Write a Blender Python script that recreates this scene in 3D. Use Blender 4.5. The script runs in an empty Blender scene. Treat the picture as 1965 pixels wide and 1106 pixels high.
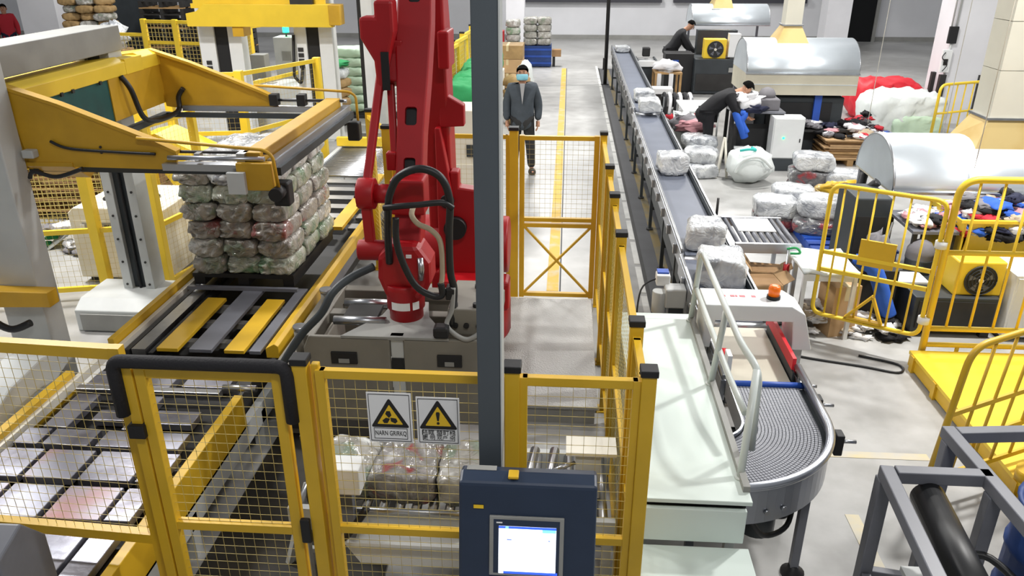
import bpy, math, random
from mathutils import Vector, Matrix, noise
PI = math.pi
sc = bpy.context.scene
col = sc.collection

# ------------------------------------------------------------ camera
cd = bpy.data.cameras.new('camera'); cam = bpy.data.objects.new('camera', cd); col.objects.link(cam)
cd.sensor_width = 36.0; cd.lens = 36.0 * 1512 / 1965; cd.clip_start = 0.05; cd.clip_end = 200
cam.location = (0, 0, 3.5)
cam.rotation_euler = (math.radians(90 - 23.7), 0, math.radians(3.9))
sc.camera = cam
# ------------------------------------------------------------ world, lights, exposure
w = bpy.data.worlds.new('hall_air'); sc.world = w; w.use_nodes = True
bg = w.node_tree.nodes['Background']; bg.inputs[0].default_value = (0.93, 0.96, 1.0, 1); bg.inputs[1].default_value = 0.26
def area(name, loc, size, power, colr=(1, .98, .95), size_y=None, rot=(0, 0, 0)):
    l = bpy.data.lights.new(name, 'AREA'); l.energy = power; l.color = colr
    l.shape = 'RECTANGLE'; l.size = size; l.size_y = size_y or size
    o = bpy.data.objects.new(name, l); col.objects.link(o); o.location = loc; o.rotation_euler = rot
    return o
area('ceiling_lamp_key', (4.3, 6.6, 5.4), .4, 360, size_y=.25)
for (x, y, p) in ((4.0, 13.5, 420), (5.0, 22.5, 620), (-6.5, 8.5, 620), (-7.5, 19, 650), (-.6, 15.5, 300), (-.6, 26, 620),
                  (9.5, 9.0, 420), (11, 20, 120), (0.8, 0.2, 170), (-6.2, 5.6, 230)):
    area('ceiling_lamp', (x, y, 6.6), 1.3, p, size_y=.5)
sc.view_settings.view_transform = 'Standard'; sc.view_settings.look = 'None'
sc.view_settings.gamma = 1.0; sc.view_settings.exposure = -0.05; sc.view_settings.use_curve_mapping = False

# ------------------------------------------------------------ materials
def lin(c):
    return tuple(((v / 255) / 12.92 if v / 255 <= .04045 else (((v / 255) + .055) / 1.055) ** 2.4) for v in c) + (1,)
M = {}
def mat(name, rgb, rough=.5, metal=0., var=0., vscale=6., rgb2=None, bump=0., bscale=60., coat=0., alpha=1., emit=None, es=1., trans=0., spec=.5, lo=.4, hi=.65, detail=4.):
    m = bpy.data.materials.new(name); m.use_nodes = True; nt = m.node_tree; N = nt.nodes; L = nt.links
    b = N['Principled BSDF']; c = lin(rgb)
    b.inputs['Base Color'].default_value = c; b.inputs['Roughness'].default_value = rough; b.inputs['Metallic'].default_value = metal
    b.inputs['Specular IOR Level'].default_value = spec
    if coat: b.inputs['Coat Weight'].default_value = coat; b.inputs['Coat Roughness'].default_value = .08
    if alpha < 1: b.inputs['Alpha'].default_value = alpha
    if trans: b.inputs['Transmission Weight'].default_value = trans
    if emit: b.inputs['Emission Color'].default_value = lin(emit); b.inputs['Emission Strength'].default_value = es
    tc = N.new('ShaderNodeTexCoord')
    if var or rgb2:
        n = N.new('ShaderNodeTexNoise'); n.inputs['Scale'].default_value = vscale; n.inputs['Detail'].default_value = detail
        L.new(tc.outputs['Object'], n.inputs['Vector'])
        r = N.new('ShaderNodeValToRGB'); r.color_ramp.elements[0].position = lo; r.color_ramp.elements[1].position = hi
        r.color_ramp.elements[0].color = c
        r.color_ramp.elements[1].color = lin(rgb2) if rgb2 else tuple(min(1, v * (1 - var)) for v in c[:3]) + (1,)
        L.new(n.outputs['Fac'], r.inputs['Fac']); L.new(r.outputs['Color'], b.inputs['Base Color'])
    if bump:
        n2 = N.new('ShaderNodeTexNoise'); n2.inputs['Scale'].default_value = bscale; n2.inputs['Detail'].default_value = 3
        L.new(tc.outputs['Object'], n2.inputs['Vector'])
        bp = N.new('ShaderNodeBump'); bp.inputs['Strength'].default_value = bump; bp.inputs['Distance'].default_value = .02
        L.new(n2.outputs['Fac'], bp.inputs['Height']); L.new(bp.outputs['Normal'], b.inputs['Normal'])
        if coat: L.new(bp.outputs['Normal'], b.inputs['Coat Normal'])
    M[name] = m
    return m
mat('yellow', (220, 177, 40), .42, var=.12, vscale=3)
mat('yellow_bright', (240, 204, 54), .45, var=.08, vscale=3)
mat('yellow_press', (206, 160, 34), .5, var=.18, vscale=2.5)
mat('wire', (188, 168, 96), .5)
mat('red', (172, 8, 20), .45, var=.15, vscale=2)
mat('red_bright', (224, 40, 50), .5)
mat('grey_paint', (150, 150, 146), .5, var=.15, vscale=3)
mat('grey_light', (196, 199, 198), .5, var=.1, vscale=3)
mat('grey_gripper', (128, 124, 114), .5, var=.15, vscale=4)
mat('grey_frame', (112, 114, 122), .42, var=.15, vscale=4)
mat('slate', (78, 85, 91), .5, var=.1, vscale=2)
mat('navy', (38, 52, 74), .42, var=.12, vscale=5)
mat('black', (22, 22, 24), .55)
mat('black_foam', (30, 29, 33), .75, bump=.2, bscale=90)
mat('rubber', (26, 27, 29), .45)
mat('dark', (44, 43, 42), .6, var=.3, vscale=5)
mat('machine_dark', (52, 58, 62), .5, var=.2, vscale=4)
mat('white', (228, 230, 230), .5, var=.06, vscale=3)
mat('white_green', (214, 226, 220), .45, var=.05, vscale=1.5)
mat('tube_white', (205, 212, 208), .35)
mat('cream', (222, 218, 205), .5, var=.06, vscale=3)
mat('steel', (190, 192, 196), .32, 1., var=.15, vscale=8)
mat('steel_plate', (164, 165, 176), .38, .8, var=.25, vscale=3.5, rgb2=(122, 120, 128), bump=.08, bscale=25)
mat('steel_plate_rust', (160, 160, 170), .42, .7, rgb2=(168, 122, 118), vscale=2.2, lo=.42, hi=.72)
mat('galv', (222, 230, 236), .36, .6, var=.1, vscale=2.0, bump=.03, bscale=3)
mat('galv_side', (214, 208, 188), .45, .35, var=.1, vscale=2.5)
mat('duct', (228, 224, 208), .4, .35, var=.06, vscale=2)
mat('duct_cone', (212, 188, 130), .4, .4, rgb2=(196, 160, 88), vscale=1.5)
mat('alu', (178, 182, 190), .3, .9)
mat('belt_grey', (106, 112, 126), .5, var=.12, vscale=2.5)
mat('belt_cream', (212, 206, 188), .5, var=.1, vscale=2.5)
mat('belt_module', (120, 122, 130), .38, .2)
mat('orange', (230, 110, 24), .3, emit=(240, 110, 20), es=.25)
mat('blue', (40, 84, 180), .45, var=.2, vscale=4)
mat('blue_dark', (32, 66, 130), .5, var=.2, vscale=4)
mat('teal', (12, 82, 80), .5, var=.35, vscale=3)
mat('cardboard', (192, 158, 116), .75, var=.12, vscale=4)
mat('cardboard_dark', (160, 126, 88), .8, var=.15, vscale=4)
mat('wood', (176, 140, 92), .7, var=.25, vscale=7)
mat('tape', (205, 190, 150), .4)
mat('screen', (235, 240, 255), .4, emit=(232, 240, 255), es=2.4)
mat('screen_blue', (60, 90, 240), .4, emit=(40, 80, 250), es=1.6)
mat('led_blue', (60, 90, 255), .4, emit=(40, 70, 255), es=5)
mat('led_green', (40, 240, 140), .4, emit=(30, 240, 130), es=6)
mat('concrete_wall', (220, 221, 225), .8, var=.1, vscale=.6, bump=.05, bscale=20)
mat('pillar_white', (226, 226, 230), .75, var=.08, vscale=1.2)
mat('window_dark', (58, 58, 66), .5)
mat('doorway', (16, 18, 20), .9)
mat('skin', (188, 140, 112), .55)
mat('hair', (14, 13, 13), .95, spec=.1, bump=.3, bscale=120)
mat('jacket', (70, 78, 86), .8, var=.2, vscale=8, bump=.15, bscale=20)
mat('shirt', (170, 170, 172), .85)
mat('trousers', (44, 44, 44), .85, bump=.2, bscale=25)
mat('mask', (140, 205, 222), .7)
mat('cloth_black', (24, 24, 28), .9, bump=.3, bscale=15)
mat('cloth_white', (226, 226, 228), .85, bump=.25, bscale=14)
mat('cloth_grey', (120, 118, 122), .9, bump=.25, bscale=14)
mat('cloth_red', (190, 40, 54), .85, bump=.25, bscale=14)
mat('cloth_blue', (42, 92, 190), .8, bump=.25, bscale=14)
mat('cloth_navy', (34, 38, 62), .9, bump=.25, bscale=14)
mat('cloth_pink', (206, 150, 156), .9, bump=.25, bscale=14)
mat('cloth_tan', (176, 160, 136), .9, bump=.25, bscale=14)
mat('cloth_green', (44, 150, 88), .8, bump=.25, bscale=14)
mat('sack_white', (226, 232, 230), .55, var=.06, vscale=5, bump=.35, bscale=9)
mat('sack_tan', (168, 138, 92), .7, var=.2, vscale=6, bump=.3, bscale=12)
mat('red_cover', (210, 30, 46), .6, var=.1, vscale=2, bump=.3, bscale=5)
# bale wrap: clear plastic film over mixed garments (film = clear coat with its own creases)
def wrap(name, base, c2, c3, white=.35):
    m = mat(name, base, .38, var=.1, coat=.9); nt = m.node_tree; N = nt.nodes; L = nt.links; b = N['Principled BSDF']
    tc = N.new('ShaderNodeTexCoord'); oi = N.new('ShaderNodeObjectInfo')
    ad = N.new('ShaderNodeVectorMath'); ad.operation = 'ADD'
    sm = N.new('ShaderNodeVectorMath'); sm.operation = 'SCALE'; sm.inputs['Scale'].default_value = 37.
    L.new(oi.outputs['Random'], sm.inputs[0]); L.new(tc.outputs['Object'], ad.inputs[0]); L.new(sm.outputs[0], ad.inputs[1])
    n = N.new('ShaderNodeTexNoise'); n.inputs['Scale'].default_value = 5.5; n.inputs['Detail'].default_value = 2.5; n.inputs['Distortion'].default_value = .8
    L.new(ad.outputs[0], n.inputs['Vector'])
    r = N.new('ShaderNodeValToRGB'); e = r.color_ramp.elements
    e[0].position = .34; e[0].color = lin(c3); e[1].position = .62; e[1].color = lin(base)
    k = e.new(.45); k.color = lin(c2); k = e.new(.72); k.color = lin((232, 234, 232))  # near-white stop puts the film's highlights into the colour
    L.new(n.outputs['Fac'], r.inputs['Fac']); L.new(r.outputs['Color'], b.inputs['Base Color'])
    v0 = N.new('ShaderNodeTexNoise'); v0.inputs['Scale'].default_value = 7.; v0.inputs['Detail'].default_value = 2.; v0.inputs['Distortion'].default_value = 1.6
    L.new(ad.outputs[0], v0.inputs['Vector'])
    sb_ = N.new('ShaderNodeMath'); sb_.operation = 'SUBTRACT'; sb_.inputs[1].default_value = .5; L.new(v0.outputs['Fac'], sb_.inputs[0])
    v = N.new('ShaderNodeMath'); v.operation = 'ABSOLUTE'; L.new(sb_.outputs[0], v.inputs[0])
    bp = N.new('ShaderNodeBump'); bp.inputs['Strength'].default_value = .8; bp.inputs['Distance'].default_value = .045
    L.new(v.outputs[0], bp.inputs['Height']); L.new(bp.outputs['Normal'], b.inputs['Normal']); L.new(bp.outputs['Normal'], b.inputs['Coat Normal'])
    return m
wrap('wrap_silver', (182, 180, 174), (152, 148, 140), (124, 136, 118))
wrap('wrap_green', (186, 188, 178), (148, 160, 140), (104, 140, 104))
wrap('wrap_red', (166, 162, 154), (146, 138, 130), (150, 84, 80))
wrap('wrap_tan', (190, 170, 110), (196, 160, 60), (150, 140, 120))
wrap('wrap_white', (214, 217, 219), (196, 199, 202), (150, 154, 160))
wrap('wrap_dark', (120, 120, 122), (90, 90, 94), (150, 60, 66))
wrap('wrap_front', (150, 146, 144), (122, 120, 114), (150, 52, 52))

# ------------------------------------------------------------ mesh builder
def V(*a): return Vector(a)
class MB:
    def __init__(s): s.v = []; s.f = []; s.sm = []; s.mi = []; s.cur = 0
    def add(s, vs, fs, smooth=False):
        o = len(s.v); s.v += [tuple(p) for p in vs]
        for f in fs: s.f.append(tuple(i + o for i in f)); s.sm.append(smooth); s.mi.append(s.cur)
        return s
    def box(s, x0, x1, y0, y1, z0, z1):
        return s.add([(x0, y0, z0), (x1, y0, z0), (x1, y1, z0), (x0, y1, z0), (x0, y0, z1), (x1, y0, z1), (x1, y1, z1), (x0, y1, z1)],
                     [(3, 2, 1, 0), (4, 5, 6, 7), (0, 1, 5, 4), (1, 2, 6, 5), (2, 3, 7, 6), (3, 0, 4, 7)])
    def bar(s, p, q, w_, h_, up=(0, 0, 1)):
        p = Vector(p); q = Vector(q); d = (q - p).normalized(); u = Vector(up)
        if abs(d.dot(u)) > .98: u = Vector((0, 1, 0)) if abs(d.y) < .9 else Vector((1, 0, 0))
        sd = d.cross(u).normalized(); u = sd.cross(d).normalized()
        vs = []
        for c in (p, q):
            for a, b in ((-1, -1), (1, -1), (1, 1), (-1, 1)): vs.append(c + sd * a * w_ / 2 + u * b * h_ / 2)
        return s.add(vs, [(0, 1, 2, 3), (7, 6, 5, 4), (0, 4, 5, 1), (1, 5, 6, 2), (2, 6, 7, 3), (3, 7, 4, 0)])
    def tube(s, path, r, n=10, cap=True, r2=None):
        P_ = [Vector(p) for p in path]; rings = []; k = len(P_)
        t = (P_[1] - P_[0]).normalized(); u = t.orthogonal().normalized(); vs = []
        for i, p in enumerate(P_):
            if i == 0: t2 = (P_[1] - P_[0]).normalized()
            elif i == k - 1: t2 = (P_[-1] - P_[-2]).normalized()
            else: t2 = ((P_[i] - P_[i - 1]).normalized() + (P_[i + 1] - P_[i]).normalized()).normalized()
            u = (u - t2 * u.dot(t2)).normalized(); b = t2.cross(u)
            rr = r if r2 is None else r + (r2 - r) * i / (k - 1)
            for j in range(n):
                a = 2 * PI * j / n; vs.append(p + u * math.cos(a) * rr + b * math.sin(a) * rr)
        fs = []
        for i in range(k - 1):
            for j in range(n):
                a = i * n + j; b = i * n + (j + 1) % n; fs.append((a, b, b + n, a + n))
        s.add(vs, fs, n > 4)
        if cap:
            o = len(s.v) - k * n
            s.f.append(tuple(o + j for j in range(n - 1, -1, -1))); s.sm.append(False); s.mi.append(s.cur)
            s.f.append(tuple(o + (k - 1) * n + j for j in range(n))); s.sm.append(False); s.mi.append(s.cur)
        return s
    def cyl(s, p, q, r, n=16, r2=None): return s.tube([p, q], r, n, True, r2)
    def prism(s, poly, axis, a0, a1):
        def pt(u, v_, a): return (a, u, v_) if axis == 'x' else (u, a, v_) if axis == 'y' else (u, v_, a)
        n = len(poly); vs = [pt(u, v_, a0) for u, v_ in poly] + [pt(u, v_, a1) for u, v_ in poly]
        return s.add(vs, [tuple(range(n)), tuple(range(2 * n - 1, n - 1, -1))] + [((i + 1) % n, i, i + n, (i + 1) % n + n) for i in range(n)])
    def lathe(s, prof, c, n=20, axis='z'):
        vs = []; k = len(prof)
        for r, h in prof:
            for j in range(n):
                a = 2 * PI * j / n; x, y = r * math.cos(a), r * math.sin(a)
                p = (x, y, h) if axis == 'z' else (x, h, y) if axis == 'y' else (h, x, y)
                vs.append((p[0] + c[0], p[1] + c[1], p[2] + c[2]))
        fs = [(i * n + j, i * n + (j + 1) % n, (i + 1) * n + (j + 1) % n, (i + 1) * n + j) for i in range(k - 1) for j in range(n)]
        s.add(vs, fs, True); o = len(s.v) - k * n
        s.f.append(tuple(o + j for j in range(n))); s.sm.append(False); s.mi.append(s.cur)
        s.f.append(tuple(o + (k - 1) * n + j for j in range(n))); s.sm.append(False); s.mi.append(s.cur)
        return s
    def build(s, name, m, parent=None, bev=0., world=True, kind=None, label=None):
        me = bpy.data.meshes.new(name); off = Vector((0, 0, 0))
        p = parent
        while p is not None and world: off += p.location; p = p.parent
        me.from_pydata([tuple(Vector(v) - off) for v in s.v], [], s.f)
        for mm in (m if isinstance(m, (list, tuple)) else [m]): me.materials.append(M[mm])
        for i, pl in enumerate(me.polygons): pl.use_smooth = s.sm[i]; pl.material_index = s.mi[i]
        import bmesh
        b = bmesh.new(); b.from_mesh(me); bmesh.ops.recalc_face_normals(b, faces=b.faces); b.to_mesh(me); b.free()
        o = bpy.data.objects.new(name, me); col.objects.link(o)
        if parent: o.parent = parent
        if bev:
            bm_ = o.modifiers.new('bevel', 'BEVEL'); bm_.width = bev; bm_.segments = 2; bm_.limit_method = 'ANGLE'; bm_.angle_limit = math.radians(40)
        if kind: o['kind'] = kind
        if label: o['label'] = label
        return o
def tag(o, label, cat, group=None):
    o['label'] = label; o['category'] = cat
    if group: o['group'] = group
    return o
def thing(name, label, cat, loc=(0, 0, 0), group=None):
    o = bpy.data.objects.new(name, None); col.objects.link(o); o.location = loc; o.empty_display_size = .1
    return tag(o, label, cat, group)
def dup(root, loc, rz=None, label=None, group=None):
    def cp(o, par):
        c = o.copy(); col.objects.link(c); c.parent = par
        for ch in list(o.children): cp(ch, c)
        return c
    r = cp(root, None); r.location = loc
    if rz is not None: r.rotation_euler = (0, 0, rz)
    if label: r['label'] = label
    if group: r['group'] = group
    return r
def struct(o): o['kind'] = 'structure'; return o
def curve_pts(P_, n=6):
    P_ = [Vector(p) for p in P_]; out = []
    for i in range(len(P_) - 1):
        p0 = P_[max(i - 1, 0)]; p1 = P_[i]; p2 = P_[i + 1]; p3 = P_[min(i + 2, len(P_) - 1)]
        for k in range(n):
            t = k / n
            out.append(.5 * ((2 * p1) + (p2 - p0) * t + (2 * p0 - 5 * p1 + 4 * p2 - p3) * t * t + (3 * p1 - p0 - 3 * p2 + p3) * t ** 3))
    return out + [P_[-1]]
def rounded(path, r, n=5):
    P_ = [Vector(p) for p in path]; out = [P_[0]]
    for i in range(1, len(P_) - 1):
        a = (P_[i - 1] - P_[i]); b = (P_[i + 1] - P_[i]); rr = min(r, a.length * .45, b.length * .45)
        A = P_[i] + a.normalized() * rr; B = P_[i] + b.normalized() * rr
        for k in range(n + 1):
            t = k / n; out.append((1 - t) ** 2 * A + 2 * t * (1 - t) * P_[i] + t * t * B)
    return out + [P_[-1]]

# ------------------------------------------------------------ the hall
# floor: polished concrete
def floor_mat():
    m = mat('floor_concrete', (184, 184, 182), .36); nt = m.node_tree; N = nt.nodes; L = nt.links; b = N['Principled BSDF']
    tc = N.new('ShaderNodeTexCoord')
    n1 = N.new('ShaderNodeTexNoise'); n1.inputs['Scale'].default_value = .45; n1.inputs['Detail'].default_value = 6; n1.inputs['Roughness'].default_value = .6
    n2 = N.new('ShaderNodeTexNoise'); n2.inputs['Scale'].default_value = 4; n2.inputs['Detail'].default_value = 8
    for n in (n1, n2): L.new(tc.outputs['Object'], n.inputs['Vector'])
    r = N.new('ShaderNodeValToRGB'); r.color_ramp.elements[0].position = .32; r.color_ramp.elements[1].position = .68
    r.color_ramp.elements[0].color = lin((148, 147, 145)); r.color_ramp.elements[1].color = lin((190, 190, 188))
    mx = N.new('ShaderNodeMix'); mx.data_type = 'RGBA'; mx.blend_type = 'MULTIPLY'; mx.inputs['Factor'].default_value = .35
    L.new(n1.outputs['Fac'], r.inputs['Fac']); L.new(r.outputs['Color'], mx.inputs['A'])
    r2 = N.new('ShaderNodeValToRGB'); r2.color_ramp.elements[0].position = .35; r2.color_ramp.elements[1].position = .6
    r2.color_ramp.elements[0].color = (.6, .6, .58, 1); r2.color_ramp.elements[1].color = (1, 1, 1, 1)
    L.new(n2.outputs['Fac'], r2.inputs['Fac']); L.new(r2.outputs['Color'], mx.inputs['B']); L.new(mx.outputs['Result'], b.inputs['Base Color'])
    rr = N.new('ShaderNodeMapRange'); rr.inputs['To Min'].default_value = .22; rr.inputs['To Max'].default_value = .5
    L.new(n2.outputs['Fac'], rr.inputs['Value']); L.new(rr.outputs['Result'], b.inputs['Roughness'])
floor_mat()
mat('lane_dark', (70, 71, 74), .5, var=.2, vscale=3)
mat('line_yellow', (208, 170, 60), .55, rgb2=(190, 180, 150), vscale=5, lo=.5, hi=.75)
mat('line_yellow_worn', (112, 96, 52), .6, rgb2=(92, 90, 78), vscale=4, lo=.45, hi=.7)
mat('line_white', (214, 214, 210), .55, var=.15, vscale=6)
mat('line_patch', (192, 188, 178), .55, rgb2=(214, 196, 140), vscale=3)
struct(MB().box(-26, 22, -3, 33, -.2, 0).build('floor', 'floor_concrete'))
struct(MB().box(-26, 22, 32.6, 33, 0, 9).build('wall_back', 'concrete_wall'))
struct(MB().box(-26.3, -26, -3, 33, 0, 9).build('wall_left', 'concrete_wall'))
struct(MB().box(22, 22.3, -3, 33, 0, 9).build('wall_right', 'concrete_wall'))
struct(MB().box(-26, 22, 32.56, 32.62, 0, .16).build('baseboard_back', 'grey_paint'))
# window strip above the back wall's parapet: sill, frame, panes
for i, (x0, x1) in enumerate(((-2.2, 3.55), (4.0, 9.0))):
    wf = struct(MB().box(x0, x1, 32.35, 32.62, 1.38, 1.55).build('window_%d' % (i + 1), 'window_dark'))
    k = int((x1 - x0) / 1.15)
    for j in range(k + 1):
        xx = x0 + .04 + (x1 - x0 - .08) * j / k
        MB().box(xx - .04, xx + .04, 32.45, 32.62, 1.55, 3.6).build('window_mullion', 'window_dark', wf)
        if j < k: MB().box(xx + .04, xx + (x1 - x0 - .08) / k - .04, 32.52, 32.58, 1.55, 3.6).build('pane', 'grey_light', wf)
    MB().box(x0, x1, 32.42, 32.62, 3.6, 3.75).build('window_head', 'window_dark', wf)
dr = struct(MB().box(10.05, 11.6, 32.4, 32.64, 0, 3.4).build('door_1', 'doorway'))
MB().box(9.93, 10.05, 32.35, 32.64, 0, 3.5).build('door_frame', 'grey_paint', dr)
MB().box(11.6, 11.72, 32.35, 32.64, 0, 3.5).build('door_frame', 'grey_paint', dr)
# floor lane under the belt line, joint lines, painted lines
lane = struct(MB().box(.97, 1.85, 5.7, 24.6, 0, .004).build('trim_1', 'lane_dark'))
MB().box(1.14, 1.24, 5.7, 24.4, .004, .006).build('painted_line', 'line_yellow_worn', lane)
jl = struct(MB().box(.93, .97, 5.7, 24.7, 0, .003).build('trim_2', 'dark'))
y = 5.8; k = 0
random.seed(3)
while y < 24.4:
    ln = .75 if k % 7 else .35
    MB().box(.86, .925, y, y + ln, 0, .004).build('painted_dash', 'line_white', jl); y += ln + .09; k += 1
struct(MB().box(-.16, -.03, 7.9, 24.6, 0, .003).build('trim_3', 'line_yellow'))
struct(MB().box(-.02, -.005, 7.9, 24.6, 0, .002).build('trim_4', 'dark'))
struct(MB().box(1.93, 2.02, 1.5, 4.35, 0, .003).build('trim_5', 'line_patch'))
struct(MB().box(1.75, 2.75, 5.0, 5.08, 0, .003).build('trim_6', 'line_patch'))
# pillars
def pillar(n, x, y, wx, wy, h=8, m='pillar_white'):
    return struct(MB().box(x - wx / 2, x + wx / 2, y - wy / 2, y + wy / 2, 0, h).build('pillar_%d' % n, m))
pillar(1, 9.25, 29.6, .8, .8)
p2 = pillar(2, 8.12, 17.6, .75, .75)
for (x, y) in ((7.73, 17.21), (8.51, 17.21), (7.73, 17.6)): MB().box(x - .06, x + .06, y - .05, y + .05, .05, 1.0).build('corner_guard', 'dark', p2)
pillar(3, -1.75, 27.5, .6, .6)
pillar(4, -3.55, 20.5, .7, .5, m='concrete_wall')
pillar(5, -15.3, 23.5, 1.1, .9)
pillar(6, -5.1, 26.5, 1.0, .8)
# ------------------------------------------------------------ safety fences
def wires(a, b, z0, z1, sp=.05, r=.0013):
    mb = MB(); a = Vector((a[0], a[1], 0)); b = Vector((b[0], b[1], 0)); L_ = (b - a).length; d = (b - a) / L_
    n = max(2, int(L_ / sp)); m_ = max(2, int((z1 - z0) / sp))
    for i in range(1, n):
        p = a + d * (L_ * i / n); mb.tube([(p.x, p.y, z0), (p.x, p.y, z1)], r, 4, False)
    for j in range(1, m_):
        zz = z0 + (z1 - z0) * j / m_; mb.tube([(a.x, a.y, zz), (b.x, b.y, zz)], r, 4, False)
    return mb
def panel(root, a, b, z0, z1, mids=(), sp=.05, fw=.04, mesh=None, m='yellow', r=.0013, wm='wire'):
    A = Vector((a[0], a[1], 0)); B = Vector((b[0], b[1], 0))
    for p in (A, B): MB().bar((p.x, p.y, z0), (p.x, p.y, z1), fw, fw, (0, 1, 0)).build('stile', m, root)
    for zz in [z0 + fw / 2, z1 - fw / 2] + list(mids):
        MB().bar((A.x, A.y, zz), (B.x, B.y, zz), fw * .85, fw).build('rail', m, root)
    for (u, v_) in (mesh if mesh is not None else [(z0, z1)]):
        wires(a, b, u, v_, sp, r).build('wire_mesh', wm, root, kind='stuff')
def post(root, x, y, h=1.82, w_=.065, cap=True, m='yellow', z0=0):
    p = MB().box(x - w_ / 2, x + w_ / 2, y - w_ / 2, y + w_ / 2, z0 + .012, h).build('post', m, root, bev=.004)
    if z0 == 0: MB().box(x - w_ * .9, x + w_ * .9, y - w_ * .9, y + w_ * .9, 0, .012).build('foot_plate', m, p)
    if cap: MB().box(x - w_ / 2 - .006, x + w_ / 2 + .006, y - w_ / 2 - .006, y + w_ / 2 + .006, h - .012, h + .02).build('post_cap', 'black', p, bev=.004)
# front fence, right of the gate
fr = thing('safety_fence', 'yellow mesh fence in front of the robot, carrying the two warning signs', 'fence', (-.4, 2.97, 0))
for x in (-1.135, -.2, .385): post(fr, x, 2.97)
post(fr, -1.075, 2.985, 1.80, .035, False)
panel(fr, (-1.05, 2.97), (-.245, 2.97), .18, 1.78, (.9,))
panel(fr, (-.155, 2.97), (.34, 2.97), .18, 1.78, (.9,))
# gate
gt = thing('mesh_gate', 'yellow mesh gate with black foam padding along its top edge', 'gate', (-1.55, 2.97, 0))
for x in (-1.93, -1.87): MB().bar((x, 2.97, .0), (x, 2.97, 1.76), .05, .05, (0, 1, 0)).build('stile', 'yellow', gt, bev=.003)
for x in (-1.245,): MB().bar((x, 2.97, .05), (x, 2.97, 1.76), .05, .05, (0, 1, 0)).build('stile', 'yellow', gt, bev=.003)
for zz in (.12, .88, 1.735): MB().bar((-1.85, 2.97, zz), (-1.27, 2.97, zz), .04, .045).build('rail', 'yellow', gt)
wires((-1.845, 2.97), (-1.27, 2.97), .14, 1.72).build('wire_mesh', 'wire', gt, kind='stuff')
MB().tube(rounded([(-1.98, 2.94, 1.52), (-1.98, 2.94, 1.80), (-1.19, 2.94, 1.80), (-1.19, 2.94, 1.52)], .05), .032, 10).build('foam_padding', 'black_foam', gt)
MB().box(-1.97, -1.89, 2.92, 3.0, 1.40, 1.47).build('latch', 'black', gt, bev=.006)
MB().box(-1.215, -1.165, 2.91, 2.94, .84, .98).build('gate_sensor', 'black', gt, bev=.01)
# left fence with a pallet opening
lf = thing('safety_fence', 'yellow mesh fence over the pallet outfeed, left of the gate', 'fence', (-2.9, 3.06, 0))
for zz in (.74, 1.80): MB().bar((-4.1, 3.14, zz), (-1.98, 3.02, zz), .05, .055).build('rail', 'yellow', lf)
wires((-4.1, 3.14), (-2.0, 3.02), .75, 1.78).build('wire_mesh', 'wire', lf, kind='stuff')
MB().box(-4.16, -4.1, 3.11, 3.17, 0, 1.82).build('post', 'yellow', lf)
MB().bar((-2.0, 3.02, 0), (-2.0, 3.02, 1.83), .05, .05, (0, 1, 0)).build('post', 'yellow', lf)
# right-hand fence, running away along the belt line
rf = thing('safety_fence', 'long yellow mesh fence between robot cell and white step platform', 'fence', (.37, 5.3, 0))
ys = [3.45, 4.71, 5.54, 6.33, 7.56]
for y in ys: post(rf, .37, y)
prev = 3.0
for y in ys:
    panel(rf, (.37, prev + .05), (.37, y - .05), .18, 1.76, (.9,)); prev = y
MB().tube([(.40, 3.42, 1.30), (.43, 3.40, 1.32), (.43, 3.36, 1.27)], .016, 6).build('latch_hook', 'dark', rf)
# far gate with cross brace
fg = thing('mesh_gate', 'yellow mesh gate with a cross brace, where the man stands', 'gate', (-.05, 7.6, 0))
for x in (-.42, .31): MB().bar((x, 7.62, .06), (x, 7.62, 1.78), .05, .05, (0, 1, 0)).build('stile', 'yellow', fg)
for zz in (.09, .92, .86, 1.755): MB().bar((-.42, 7.62, zz), (.31, 7.62, zz), .045, .04).build('rail', 'yellow', fg)
MB().bar((-.4, 7.62, .1), (.29, 7.62, .85), .02, .035, (0, 1, 0)).build('brace', 'yellow', fg)
MB().bar((.29, 7.61, .1), (-.4, 7.61, .85), .02, .035, (0, 1, 0)).build('brace', 'yellow', fg)
wires((-.4, 7.62), (.29, 7.62), .94, 1.74, r=.0014).build('wire_mesh', 'wire', fg, kind='stuff')
bf = thing('safety_fence', 'yellow mesh fence behind the red robot arm', 'fence', (-1.3, 7.62, 0))
for x in (-.5, -1.76): post(bf, x, 7.62, 1.84, .085)
panel(bf, (-.56, 7.62), (-1.70, 7.62), .18, 1.78, (.9,), r=.0012)
post(bf, -2.12, 8.42, 1.84, .075)
for z in (.2, 1.78): MB().bar((-1.76, 7.66, z), (-2.12, 8.38, z), .035, .04).build('rail', 'yellow', bf)
wires((-1.76, 7.66), (-2.12, 8.38), .22, 1.76, r=.0012).build('wire_mesh', 'wire', bf, kind='stuff')
# plinth and checker plate inside the cell
mat('checker_plate', (176, 176, 174), .4, .25, var=.12, vscale=3, bump=.5, bscale=70)
cp = thing('checker_plate_step', 'grey checker-plate step behind the dark post', 'step', (-.05, 6.4, 0))
MB().box(-.6, .31, 5.3, 7.35, .14, .16).build('tread_plate', 'checker_plate', cp)
MB().box(-.58, .29, 5.32, 7.33, 0, .14).build('step_body', 'grey_paint', cp)
MB().box(-.62, .33, 7.38, 7.5, 0, .1).build('kerb', 'cream', cp)

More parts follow.
